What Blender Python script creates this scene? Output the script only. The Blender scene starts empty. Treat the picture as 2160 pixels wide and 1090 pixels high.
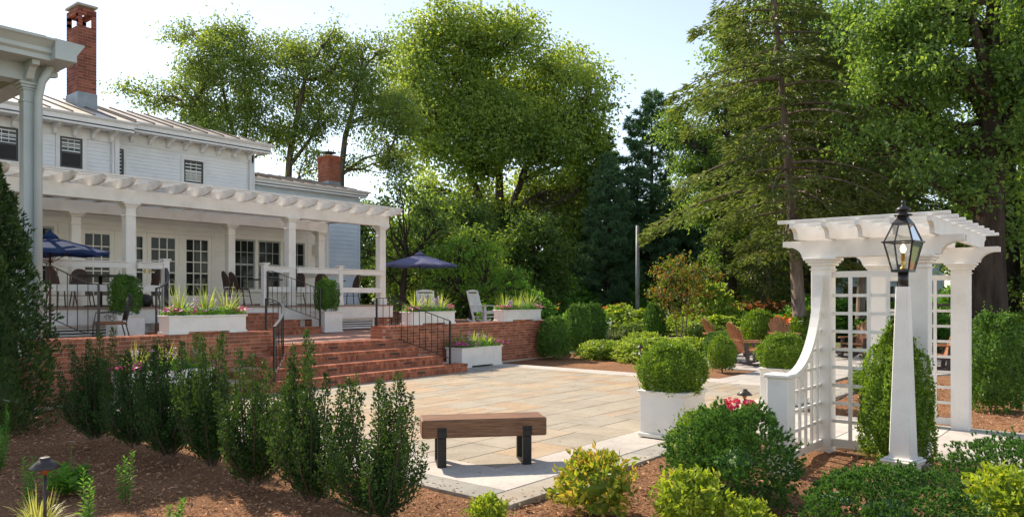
import bpy, math, random
import numpy as np
from mathutils import Vector, Matrix

SC = bpy.context.scene
COL = SC.collection
R = math.radians
PI = math.pi
random.seed(7)

# ------------------------------------------------------------------ camera, sky, sun, exposure
YAW = R(39.38)                      # view direction, measured from +X; house runs along X
cam_d = bpy.data.cameras.new('camera')
cam = bpy.data.objects.new('camera', cam_d)
COL.objects.link(cam)
cam.location = (0, 0, 1.65)
cam.rotation_euler = (R(90), 0, YAW - R(90))
cam_d.lens = 26.8
cam_d.sensor_width = 36
cam_d.shift_y = 0.0375
cam_d.clip_end = 2000
SC.camera = cam

SUN_EL, SUN_AZ = R(41), R(7)       # azimuth clockwise from +Y
wd = bpy.data.worlds.new('World')
SC.world = wd
wd.use_nodes = True
wn = wd.node_tree.nodes
wl = wd.node_tree.links
sky = wn.new('ShaderNodeTexSky')
sky.sky_type = 'NISHITA'
sky.sun_disc = False
sky.sun_elevation = SUN_EL
sky.sun_rotation = SUN_AZ
sky.altitude = 50
sky.air_density = 1.0
sky.dust_density = 0.1
sky.ozone_density = 1.0
hsv = wn.new('ShaderNodeHueSaturation')          # hazier, paler air over the whole sky
hsv.inputs['Saturation'].default_value = 0.64
hsv.inputs['Value'].default_value = 0.79
wl.new(sky.outputs[0], hsv.inputs['Color'])
wl.new(hsv.outputs[0], wn['Background'].inputs[0])
wn['Background'].inputs[1].default_value = 0.1

sd = bpy.data.lights.new('sun', 'SUN')
sd.energy = 2.5
sd.angle = R(0.6)
sd.color = (1.0, 0.87, 0.70)
sun = bpy.data.objects.new('sun', sd)
COL.objects.link(sun)
sdir = Vector((math.sin(SUN_AZ) * math.cos(SUN_EL), math.cos(SUN_AZ) * math.cos(SUN_EL), math.sin(SUN_EL)))
sun.rotation_euler = sdir.to_track_quat('Z', 'Y').to_euler()
sun.location = (0, 0, 30)

SC.view_settings.view_transform = 'Standard'
SC.view_settings.look = 'None'
SC.view_settings.gamma = 1
SC.view_settings.exposure = 1.5
SC.render.engine = 'CYCLES'
SC.cycles.max_bounces = 7
SC.cycles.diffuse_bounces = 4
SC.cycles.glossy_bounces = 3
SC.cycles.transmission_bounces = 4
SC.cycles.transparent_max_bounces = 8
SC.cycles.caustics_reflective = False
SC.cycles.caustics_refractive = False
SC.cycles.sample_clamp_indirect = 6
try:
    SC.cycles.use_denoising = True
    SC.cycles.denoiser = 'OPENIMAGEDENOISE'
except Exception:
    pass

# ------------------------------------------------------------------ materials
def s2l(c):
    return tuple((v / 12.92 if v <= 0.04045 else ((v + 0.055) / 1.055) ** 2.4) for v in c)

def new_mat(name):
    m = bpy.data.materials.new(name)
    m.use_nodes = True
    nt = m.node_tree
    return m, nt, nt.nodes, nt.links, nt.nodes['Principled BSDF']

def ramp(nd, stops):
    r = nd.new('ShaderNodeValToRGB')
    e = r.color_ramp.elements
    while len(e) < len(stops):
        e.new(0.5)
    for k, (p, c) in enumerate(stops):
        e[k].position = p
        e[k].color = (*c, 1)
    return r

def mixrgb(nd, lk, fac, a, b, mode='MIX'):
    x = nd.new('ShaderNodeMix')
    x.data_type = 'RGBA'
    x.blend_type = mode
    for s, v in ((0, fac), (6, a), (7, b)):
        if isinstance(v, (int, float)):
            x.inputs[s].default_value = v
        elif isinstance(v, tuple):
            x.inputs[s].default_value = (*v, 1)
        else:
            lk.new(v, x.inputs[s])
    return x.outputs[2]

def noise(nd, lk, scale, detail=4, stretch=None, rough=0.55, offset=None):
    g = nd.new('ShaderNodeNewGeometry')
    src = g.outputs['Position']
    if stretch or offset is not None:
        mp = nd.new('ShaderNodeMapping')
        if stretch:
            mp.inputs['Scale'].default_value = stretch
        lk.new(src, mp.inputs['Vector'])
        if offset is not None:
            lk.new(offset, mp.inputs['Location'])
        src = mp.outputs[0]
    n = nd.new('ShaderNodeTexNoise')
    n.inputs['Scale'].default_value = scale
    n.inputs['Detail'].default_value = detail
    n.inputs['Roughness'].default_value = rough
    lk.new(src, n.inputs['Vector'])
    return n.outputs['Fac']

def pm(name, c1, c2=None, scale=4.0, rough=0.6, bump=0.0, bscale=None, var=None, vamt=0.25, spec=0.4,
       metal=0.0, stretch=None, lo=0.35, hi=0.65, dist=0.01, dirt=None, dscale=1.5, damt=0.5):
    """plain procedural material: two-colour noise, per-piece brightness, bump, blotches of dirt"""
    m, nt, nd, lk, p = new_mat(name)
    p.inputs['Roughness'].default_value = rough
    p.inputs['Specular IOR Level'].default_value = spec
    p.inputs['Metallic'].default_value = metal
    c2 = c2 or tuple(v * 0.85 for v in c1)
    f = noise(nd, lk, scale, 4, stretch)
    rp = ramp(nd, [(lo, c2), (hi, c1)])
    lk.new(f, rp.inputs[0])
    out = rp.outputs[0]
    if var:
        if var == 'object':
            src = nd.new('ShaderNodeObjectInfo').outputs['Random']
        else:
            src = nd.new('ShaderNodeNewGeometry').outputs['Random Per Island']
        mr = nd.new('ShaderNodeMapRange')
        mr.inputs[3].default_value = 1 - vamt
        mr.inputs[4].default_value = 1 + vamt
        lk.new(src, mr.inputs[0])
        cb = nd.new('ShaderNodeCombineColor')
        for k in range(3):
            lk.new(mr.outputs[0], cb.inputs[k])
        out = mixrgb(nd, lk, 1.0, out, cb.outputs[0], 'MULTIPLY')
    if dirt:
        f2 = noise(nd, lk, dscale, 6, None, 0.65)
        r2 = ramp(nd, [(0.48, (0, 0, 0)), (0.72, (damt, damt, damt))])
        lk.new(f2, r2.inputs[0])
        out = mixrgb(nd, lk, r2.outputs[0], out, dirt)
    lk.new(out, p.inputs['Base Color'])
    if bump:
        fb = noise(nd, lk, bscale or scale * 4, 5, stretch)
        b = nd.new('ShaderNodeBump')
        b.inputs['Strength'].default_value = bump
        b.inputs['Distance'].default_value = dist
        lk.new(fb, b.inputs['Height'])
        lk.new(b.outputs[0], p.inputs['Normal'])
    return m

def leaf(name, cols, trans=0.4, tmul=(1.5, 1.6, 0.55), rough=0.45, spec=0.35, patch=None):
    """leaf: each leaf its own shade, light shines through"""
    m, nt, nd, lk, p = new_mat(name)
    g = nd.new('ShaderNodeNewGeometry')
    n = len(cols)
    rp = ramp(nd, [(k / (n - 1), c) for k, c in enumerate(cols)])
    lk.new(g.outputs['Random Per Island'], rp.inputs[0])
    col = rp.outputs[0]
    f = noise(nd, lk, patch or 1.3, 2)
    r2 = ramp(nd, [(0.3, (0.72, 0.78, 0.8)), (0.7, (1.25, 1.2, 1.0))])
    lk.new(f, r2.inputs[0])
    col = mixrgb(nd, lk, 1.0, col, r2.outputs[0], 'MULTIPLY')
    lk.new(col, p.inputs['Base Color'])
    p.inputs['Roughness'].default_value = rough
    p.inputs['Specular IOR Level'].default_value = spec
    t = nd.new('ShaderNodeBsdfTranslucent')
    lk.new(mixrgb(nd, lk, 1.0, col, tuple(v * 1.3 for v in tmul), 'MULTIPLY'), t.inputs[0])
    mx = nd.new('ShaderNodeMixShader')
    mx.inputs[0].default_value = trans
    lk.new(p.outputs[0], mx.inputs[1])
    lk.new(t.outputs[0], mx.inputs[2])
    lk.new(mx.outputs[0], nd['Material Output'].inputs[0])
    return m

def stone_mat(name, stops, scale=3, bump=0.25, rough=0.75, streak=(0.5, 1.6, 1), lum=0.16):
    """paving: every slab its own tone from the ramp, cloudy mineral bands inside it"""
    m, nt, nd, lk, p = new_mat(name)
    oi = nd.new('ShaderNodeObjectInfo')
    sc = nd.new('ShaderNodeMath'); sc.operation = 'MULTIPLY'; sc.inputs[1].default_value = 57.0
    lk.new(oi.outputs['Random'], sc.inputs[0])
    cb = nd.new('ShaderNodeCombineXYZ')
    for k in range(3):
        lk.new(sc.outputs[0], cb.inputs[k])
    f = noise(nd, lk, scale * 0.45, 5, streak, 0.6, cb.outputs[0])
    mm = nd.new('ShaderNodeMath'); mm.operation = 'MULTIPLY_ADD'
    mm.inputs[1].default_value = 0.55
    lk.new(f, mm.inputs[0])
    m2 = nd.new('ShaderNodeMath'); m2.operation = 'MULTIPLY_ADD'
    m2.inputs[1].default_value = 0.85; m2.inputs[2].default_value = -0.2
    lk.new(oi.outputs['Random'], m2.inputs[0])
    lk.new(m2.outputs[0], mm.inputs[2])
    rp = ramp(nd, stops)
    lk.new(mm.outputs[0], rp.inputs[0])
    f3 = noise(nd, lk, 22, 5, None, 0.7)
    r3 = ramp(nd, [(0.25, (1 - lum,) * 3), (0.75, (1 + lum * 0.6,) * 3)])
    lk.new(f3, r3.inputs[0])
    out = mixrgb(nd, lk, 1.0, rp.outputs[0], r3.outputs[0], 'MULTIPLY')
    lk.new(out, p.inputs['Base Color'])
    f5 = noise(nd, lk, 1.7, 6, None, 0.7)                      # broad water stains and grime
    r5 = ramp(nd, [(0.38, (0.84, 0.82, 0.8)), (0.56, (1.0, 1.0, 1.0)), (0.8, (1.06, 1.04, 1.0))])
    lk.new(f5, r5.inputs[0])
    out = mixrgb(nd, lk, 1.0, out, r5.outputs[0], 'MULTIPLY')
    lk.new(out, p.inputs['Base Color'])
    p.inputs['Roughness'].default_value = rough
    p.inputs['Specular IOR Level'].default_value = 0.25
    b = nd.new('ShaderNodeBump')
    b.inputs['Strength'].default_value = bump
    b.inputs['Distance'].default_value = 0.006
    lk.new(noise(nd, lk, 14, 6), b.inputs['Height'])
    lk.new(b.outputs[0], p.inputs['Normal'])
    return m

M = {}
M['white'] = pm('white_paint', (0.88, 0.845, 0.785), (0.84, 0.805, 0.75), 3, 0.5, 0.08, 40, dirt=(0.58, 0.55, 0.48), dscale=2.6, damt=0.4)
M['trim'] = pm('house_trim', (0.80, 0.79, 0.77), (0.75, 0.74, 0.72), 2, 0.5, 0.06, 30, dirt=(0.5, 0.5, 0.46), dscale=1.3, damt=0.35)
M['siding'] = pm('house_siding', (0.83, 0.84, 0.84), (0.78, 0.79, 0.8), 1.5, 0.55, 0.08, 30, dirt=(0.55, 0.56, 0.55), dscale=0.9, damt=0.4)
M['bounce_white'] = pm('bounce_warmed_white', (0.87, 0.83, 0.73), (0.82, 0.78, 0.68), 2, 0.55, 0.06, 30, var='object', vamt=0.03)  # white house paint with the warm bounce under the pergola put into its colour
M['blue'] = pm('sky_shade_siding', (0.60, 0.68, 0.74), (0.54, 0.62, 0.69), 2, 0.55, 0.06, 30, var='object', vamt=0.04)  # same white siding, bluish sky-lit shade put into its colour
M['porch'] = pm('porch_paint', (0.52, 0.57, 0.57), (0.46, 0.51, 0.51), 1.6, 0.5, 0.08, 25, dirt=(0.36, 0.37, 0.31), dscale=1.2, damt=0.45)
M['roof'] = pm('roof_metal', (0.52, 0.44, 0.35), (0.44, 0.37, 0.30), 1.2, 0.42, 0.05, 12, metal=0.15, dirt=(0.2, 0.16, 0.13), dscale=0.8, damt=0.5)
M['seam'] = pm('roof_seam', (0.2, 0.165, 0.135), None, 3, 0.5)
M['flash'] = pm('zinc_flashing', (0.33, 0.36, 0.38), (0.24, 0.27, 0.3), 3, 0.5, metal=0.3)
M['glass'] = pm('window_glass', (0.02, 0.024, 0.02), (0.01, 0.013, 0.011), 1.5, 0.05, spec=0.22)
M['glass_refl'] = pm('painted_reflection_glass', (0.10, 0.115, 0.075), (0.035, 0.04, 0.03), 2.2, 0.06, spec=0.3)  # reflected greenery painted into the pane colour, lighter than the other glass
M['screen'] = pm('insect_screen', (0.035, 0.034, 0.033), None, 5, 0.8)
M['blind'] = pm('roller_blind', (0.62, 0.62, 0.55), None, 5, 0.7)
M['brick'] = pm('brick', (0.47, 0.18, 0.10), (0.35, 0.122, 0.072), 9, 0.85, 0.5, 60, var='object', vamt=0.34, spec=0.2, dirt=(0.12, 0.05, 0.04), dscale=5, damt=0.5)
M['brick_i'] = pm('brick_joined', (0.47, 0.18, 0.10), (0.35, 0.122, 0.072), 9, 0.85, 0.5, 60, var='island', vamt=0.34, spec=0.2, dirt=(0.12, 0.05, 0.04), dscale=5, damt=0.5)
M['brick_old'] = pm('old_chimney_brick', (0.36, 0.125, 0.075), (0.20, 0.062, 0.05), 2.2, 0.85, 0.4, 60, var='island', vamt=0.35, spec=0.2, dirt=(0.09, 0.035, 0.04), dscale=1.1, damt=0.75)
M['brick_new'] = pm('new_chimney_brick', (0.40, 0.115, 0.06), (0.31, 0.085, 0.05), 5, 0.85, 0.3, 60, var='island', vamt=0.22, spec=0.2)
M['mortar'] = pm('mortar', (0.60, 0.49, 0.38), (0.5, 0.4, 0.31), 8, 0.95, 0.4, 60, spec=0.1)
M['mulch'] = None
M['iron'] = pm('black_iron', (0.022, 0.021, 0.021), None, 20, 0.38, spec=0.5)
M['bronze'] = pm('bronze_metal', (0.045, 0.038, 0.034), None, 20, 0.42, spec=0.5)
M['steel'] = pm('black_leg_steel', (0.03, 0.028, 0.027), (0.022, 0.021, 0.02), 15, 0.5, 0.1, 80)
M['wicker'] = pm('dark_wicker', (0.095, 0.062, 0.05), (0.05, 0.033, 0.028), 45, 0.7, 0.5, 90)
M['cane'] = pm('brown_cane', (0.14, 0.055, 0.03), (0.09, 0.035, 0.02), 20, 0.45)
M['tan'] = pm('brown_cushion', (0.30, 0.15, 0.075), None, 10, 0.9)
M['navy'] = leaf('navy_canvas', [(0.03, 0.06, 0.17), (0.034, 0.066, 0.18)], 0.25, (1, 1, 1), 0.85, 0.15)
M['slate'] = leaf('slate_blue_canvas', [(0.19, 0.20, 0.38), (0.2, 0.21, 0.39)], 0.3, (1, 1, 1), 0.85, 0.15)
M['deckwood'] = pm('deck_board', (0.36, 0.25, 0.18), (0.27, 0.18, 0.13), 8, 0.7, 0.3, 50, stretch=(0.1, 3, 1))
M['bolt'] = pm('bolt', (0.3, 0.3, 0.3), None, 5, 0.35, metal=0.8)
M['brass'] = pm('brass', (0.6, 0.4, 0.13), None, 5, 0.3, metal=0.9)
M['copper'] = pm('copper', (0.42, 0.17, 0.085), None, 5, 0.35, metal=0.8)
M['bark'] = pm('bark', (0.17, 0.135, 0.105), (0.075, 0.058, 0.046), 7, 0.95, 1.0, 14, stretch=(1, 1, 0.22), spec=0.1, dist=0.05)
M['bark_dark'] = pm('dark_bark', (0.09, 0.068, 0.052), (0.04, 0.03, 0.024), 5, 0.95, 1.0, 11, stretch=(1, 1, 0.2), spec=0.1, dist=0.07)
M['bark_red'] = pm('hemlock_bark', (0.30, 0.235, 0.19), (0.17, 0.125, 0.1), 9, 0.95, 0.9, 16, stretch=(1, 1, 0.25), spec=0.1, dist=0.05)
M['twig'] = pm('twig', (0.12, 0.085, 0.06), None, 12, 0.9)
M['utility'] = pm('green_lid', (0.30, 0.45, 0.36), (0.2, 0.32, 0.26), 6, 0.7, dirt=(0.15, 0.08, 0.05), dscale=9, damt=0.7)
M['concrete'] = pm('concrete', (0.5, 0.46, 0.42), (0.42, 0.39, 0.36), 3, 0.9, 0.3, 40)
M['pathmat'] = pm('asphalt_path', (0.27, 0.25, 0.25), (0.22, 0.2, 0.2), 3, 0.9, 0.3, 60)
M['pole'] = pm('pole_paint', (0.33, 0.36, 0.38), (0.22, 0.2, 0.19), 2, 0.6)
M['fence'] = pm('fence_wood', (0.34, 0.27, 0.18), (0.25, 0.19, 0.13), 4, 0.85)
M['farwall'] = pm('far_house_wall', (0.55, 0.62, 0.68), None, 2, 0.7)
M['farroof'] = pm('far_house_roof', (0.05, 0.055, 0.075), None, 4, 0.8)
M['lawn'] = pm('lawn_soil', (0.10, 0.16, 0.03), (0.07, 0.12, 0.025), 3, 0.95, 0.5, 60)
M['ground'] = pm('ground_soil', (0.15, 0.17, 0.06), (0.11, 0.13, 0.045), 0.6, 0.95, 0.5, 20)
M['pink'] = leaf('pink_petal', [(0.62, 0.13, 0.30), (0.72, 0.2, 0.38), (0.8, 0.36, 0.5)], 0.3, (1.1, 0.9, 0.95))
M['magenta'] = leaf('magenta_petal', [(0.5, 0.05, 0.3), (0.62, 0.09, 0.4), (0.68, 0.14, 0.42)], 0.3, (1.1, 0.9, 0.95))
M['purple'] = leaf('purple_petal', [(0.07, 0.025, 0.12), (0.13, 0.05, 0.2), (0.18, 0.08, 0.27)], 0.2, (1, 1, 1))
M['lavender'] = leaf('lavender_petal', [(0.4, 0.26, 0.55), (0.55, 0.4, 0.68), (0.7, 0.6, 0.75)], 0.3, (1, 1, 1))
M['red'] = leaf('red_petal', [(0.5, 0.012, 0.075), (0.66, 0.03, 0.13), (0.75, 0.08, 0.2)], 0.3, (1.1, 0.8, 0.8))
M['orange'] = leaf('orange_petal', [(0.7, 0.13, 0.02), (0.8, 0.22, 0.03), (0.8, 0.3, 0.06)], 0.3, (1.2, 1, 0.6))
M['rust'] = leaf('rust_petal', [(0.32, 0.09, 0.04), (0.42, 0.15, 0.06), (0.5, 0.24, 0.11)], 0.3, (1.2, 1, 0.7))
M['daisy'] = leaf('white_petal', [(0.7, 0.68, 0.75), (0.78, 0.76, 0.8)], 0.3, (1, 1, 1))
M['grass'] = leaf('lime_blade', [(0.16, 0.24, 0.05), (0.28, 0.36, 0.09), (0.42, 0.46, 0.16)], 0.45, (1.4, 1.4, 0.6))
M['sedge'] = leaf('striped_sedge', [(0.28, 0.3, 0.08), (0.42, 0.42, 0.16), (0.52, 0.5, 0.24)], 0.35, (1.2, 1.2, 0.6))
M['lawnblade'] = leaf('lawn_blade', [(0.09, 0.16, 0.025), (0.15, 0.24, 0.04), (0.2, 0.28, 0.05)], 0.4)
M['lf_tulip'] = leaf('tulip_tree_leaf', [(0.1392, 0.2092, 0.0701), (0.2168, 0.3077, 0.0855), (0.3409, 0.4182, 0.1168)], 0.5, (1.65, 1.5, 0.6), patch=0.7)
M['lf_locust'] = leaf('locust_leaf', [(0.099, 0.1583, 0.0562), (0.1532, 0.2217, 0.0704), (0.2355, 0.2956, 0.0986)], 0.45, (1.8, 1.65, 0.6), patch=0.8)
M['lf_maple'] = leaf('maple_leaf', [(0.0775, 0.1514, 0.0501), (0.1346, 0.234, 0.0696), (0.2201, 0.3231, 0.0834)], 0.48, (1.65, 1.5, 0.6), patch=0.9)
M['lf_hemlock'] = leaf('hemlock_spray', [(0.0734, 0.1047, 0.036), (0.1221, 0.1596, 0.054), (0.1955, 0.2244, 0.082)], 0.4, (1.3, 1.35, 0.65), patch=0.8)
M['lf_pine'] = leaf('pine_needle', [(0.0729, 0.149, 0.0927), (0.1193, 0.2186, 0.1193), (0.1822, 0.2815, 0.1391)], 0.22, (1.4, 1.4, 0.7), patch=0.6)
M['lf_dark'] = leaf('understory_leaf', [(0.0745, 0.1228, 0.0492), (0.1196, 0.1829, 0.0601), (0.1996, 0.2677, 0.0819)], 0.4, (1.8, 1.8, 0.5), patch=0.7)
M['lf_dog'] = leaf('dogwood_leaf', [(0.0953, 0.2063, 0.0476), (0.1588, 0.2856, 0.0556), (0.2381, 0.3728, 0.0714)], 0.45, (1.7, 1.6, 0.5))
M['lf_crape'] = leaf('crape_leaf', [(0.08, 0.15, 0.028), (0.11, 0.185, 0.032), (0.15, 0.215, 0.038), (0.2, 0.23, 0.05), (0.30, 0.17, 0.055), (0.44, 0.12, 0.065)], 0.42, (1.3, 1.3, 0.6), patch=1.6)
M['lf_box'] = leaf('boxwood_leaf', [(0.084, 0.1546, 0.0202), (0.14, 0.2447, 0.0291), (0.238, 0.3478, 0.0448)], 0.32, (1.6, 1.5, 0.45), patch=5)
M['lf_boxdark'] = leaf('dark_boxwood_leaf', [(0.0604, 0.1385, 0.03), (0.0971, 0.1995, 0.0375), (0.1617, 0.294, 0.0525)], 0.28, (1.6, 1.5, 0.5), patch=4)
M['lf_holly'] = leaf('holly_leaf', [(0.0228, 0.0599, 0.02), (0.0428, 0.0969, 0.0285), (0.0856, 0.1497, 0.0428)], 0.22, (1.9, 1.7, 0.5), rough=0.55, spec=0.22, patch=3)
M['lf_ever'] = leaf('evergreen_leaf', [(0.019, 0.0517, 0.0163), (0.0381, 0.0816, 0.0231), (0.0816, 0.136, 0.0354)], 0.22, (1.8, 1.7, 0.5), patch=2)
M['lf_yew'] = leaf('yew_needle', [(0.0447, 0.1169, 0.0321), (0.0812, 0.185, 0.0446), (0.1522, 0.2923, 0.0626)], 0.22, (1.6, 1.6, 0.5), patch=4)
M['lf_gold'] = leaf('golden_leaf', [(0.2, 0.3, 0.035), (0.3, 0.39, 0.05), (0.42, 0.45, 0.065)], 0.42, (1.3, 1.25, 0.5), patch=5)
M['lf_nandina'] = leaf('bronze_gold_leaf', [(0.16, 0.25, 0.035), (0.28, 0.36, 0.05), (0.46, 0.42, 0.075), (0.48, 0.3, 0.1)], 0.42, (1.3, 1.2, 0.5), patch=5)
M['lf_lime'] = leaf('lime_leaf', [(0.1584, 0.2592, 0.0504), (0.2592, 0.36, 0.072), (0.4032, 0.4752, 0.1296)], 0.42, (1.4, 1.35, 0.5), patch=3)
M['lf_green'] = leaf('fresh_leaf', [(0.075, 0.18, 0.0374), (0.1276, 0.2626, 0.0526), (0.195, 0.345, 0.075)], 0.4, patch=3)
M['lf_grey'] = leaf('silver_leaf', [(0.10, 0.14, 0.09), (0.15, 0.19, 0.12), (0.22, 0.25, 0.17)], 0.3, (1.2, 1.2, 0.7), patch=2)
M['flag'] = stone_mat('flagstone', [(0.05, (0.39, 0.35, 0.285)), (0.3, (0.45, 0.39, 0.30)), (0.5, (0.40, 0.355, 0.285)), (0.66, (0.485, 0.395, 0.28)), (0.82, (0.475, 0.345, 0.225)), (0.95, (0.425, 0.36, 0.28))], 3)
M['lime'] = stone_mat('limestone_slab', [(0.1, (0.58, 0.53, 0.48)), (0.5, (0.64, 0.59, 0.53)), (0.9, (0.54, 0.50, 0.45))], 3, 0.2, lum=0.2)
M['edge'] = stone_mat('bluestone_edge', [(0.1, (0.36, 0.35, 0.315)), (0.55, (0.41, 0.385, 0.33)), (0.9, (0.45, 0.385, 0.3))], 3, 0.2, lum=0.1)
M['sand'] = pm('joint_sand', (0.13, 0.105, 0.08), None, 30, 0.95)

def wood_mat(name, c1, c2, c3, axis_scale, scale=3):
    m, nt, nd, lk, p = new_mat(name)
    tc = nd.new('ShaderNodeTexCoord')
    mp = nd.new('ShaderNodeMapping')
    mp.inputs['Scale'].default_value = axis_scale
    lk.new(tc.outputs['Object'], mp.inputs[0])
    n = nd.new('ShaderNodeTexNoise')
    n.inputs['Scale'].default_value = scale
    n.inputs['Detail'].default_value = 7
    n.inputs['Roughness'].default_value = 0.65
    lk.new(mp.outputs[0], n.inputs['Vector'])
    rp = ramp(nd, [(0.32, c3), (0.48, c2), (0.66, c1)])
    lk.new(n.outputs['Fac'], rp.inputs[0])
    lk.new(rp.outputs[0], p.inputs['Base Color'])
    p.inputs['Roughness'].default_value = 0.55
    b = nd.new('ShaderNodeBump'); b.inputs['Strength'].default_value = 0.25; b.inputs['Distance'].default_value = 0.004
    lk.new(n.outputs['Fac'], b.inputs['Height'])
    lk.new(b.outputs[0], p.inputs['Normal'])
    return m
M['bench'] = wood_mat('bench_timber', (0.32, 0.165, 0.08), (0.21, 0.10, 0.048), (0.10, 0.046, 0.024), (1.2, 16, 16))
M['adir'] = wood_mat('stained_cedar', (0.46, 0.21, 0.095), (0.36, 0.15, 0.066), (0.22, 0.085, 0.042), (14, 14, 1.5))
M['adirdark'] = wood_mat('weathered_dark_wood', (0.085, 0.055, 0.045), (0.06, 0.04, 0.034), (0.04, 0.028, 0.024), (14, 14, 1.5))

def mulch_mat():
    m, nt, nd, lk, p = new_mat('shredded_bark_mulch')
    f = noise(nd, lk, 34, 8, None, 0.75)
    rp = ramp(nd, [(0.26, (0.09, 0.045, 0.024)), (0.43, (0.25, 0.125, 0.066)), (0.57, (0.38, 0.215, 0.12)), (0.75, (0.52, 0.34, 0.21))])
    lk.new(f, rp.inputs[0])
    f2 = noise(nd, lk, 1.1, 4)
    r2 = ramp(nd, [(0.3, (0.72, 0.7, 0.7)), (0.7, (1.15, 1.1, 1.05))])
    lk.new(f2, r2.inputs[0])
    lk.new(mixrgb(nd, lk, 1.0, rp.outputs[0], r2.outputs[0], 'MULTIPLY'), p.inputs['Base Color'])
    p.inputs['Roughness'].default_value = 0.95
    p.inputs['Specular IOR Level'].default_value = 0.1
    b = nd.new('ShaderNodeBump'); b.inputs['Strength'].default_value = 0.9; b.inputs['Distance'].default_value = 0.03
    lk.new(noise(nd, lk, 40, 6, None, 0.7), b.inputs['Height'])
    lk.new(b.outputs[0], p.inputs['Normal'])
    return m
M['mulch'] = mulch_mat()
M['chip'] = pm('bark_chip', (0.56, 0.33, 0.19), (0.33, 0.175, 0.095), 25, 0.9, var='island', vamt=0.6, spec=0.15)

def paver_mat():
    m, nt, nd, lk, p = new_mat('brick_pavers')
    g = nd.new('ShaderNodeNewGeometry')
    mp = nd.new('ShaderNodeMapping'); mp.inputs['Rotation'].default_value = (0, 0, R(45))
    lk.new(g.outputs['Position'], mp.inputs[0])
    b = nd.new('ShaderNodeTexBrick')
    b.inputs['Color1'].default_value = (0.5, 0.245, 0.165, 1)
    b.inputs['Color2'].default_value = (0.4, 0.17, 0.115, 1)
    b.inputs['Mortar'].default_value = (0.33, 0.25, 0.19, 1)
    b.inputs['Scale'].default_value = 1.0
    b.inputs['Mortar Size'].default_value = 0.008
    b.inputs['Brick Width'].default_value = 0.21
    b.inputs['Row Height'].default_value = 0.105
    lk.new(mp.outputs[0], b.inputs['Vector'])
    lk.new(b.outputs['Color'], p.inputs['Base Color'])
    p.inputs['Roughness'].default_value = 0.85
    return m
M['paver'] = paver_mat()

def clear_glass():
    m, nt, nd, lk, p = new_mat('lantern_glass')
    t = nd.new('ShaderNodeBsdfTransparent'); t.inputs[0].default_value = (0.93, 0.94, 0.92, 1)
    gl = nd.new('ShaderNodeBsdfGlossy'); gl.inputs['Roughness'].default_value = 0.03
    fr = nd.new('ShaderNodeFresnel'); fr.inputs[0].default_value = 1.6
    mx = nd.new('ShaderNodeMixShader')
    lk.new(fr.outputs[0], mx.inputs[0]); lk.new(t.outputs[0], mx.inputs[1]); lk.new(gl.outputs[0], mx.inputs[2])
    lk.new(mx.outputs[0], nd['Material Output'].inputs[0])
    return m
M['lglass'] = clear_glass()

def glow():
    m, nt, nd, lk, p = new_mat('lit_bulb')
    p.inputs['Base Color'].default_value = (0.9, 0.7, 0.5, 1)
    p.inputs['Emission Color'].default_value = (1.0, 0.62, 0.30, 1)
    p.inputs['Emission Strength'].default_value = 6.0
    return m
M['bulb'] = glow()

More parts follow.
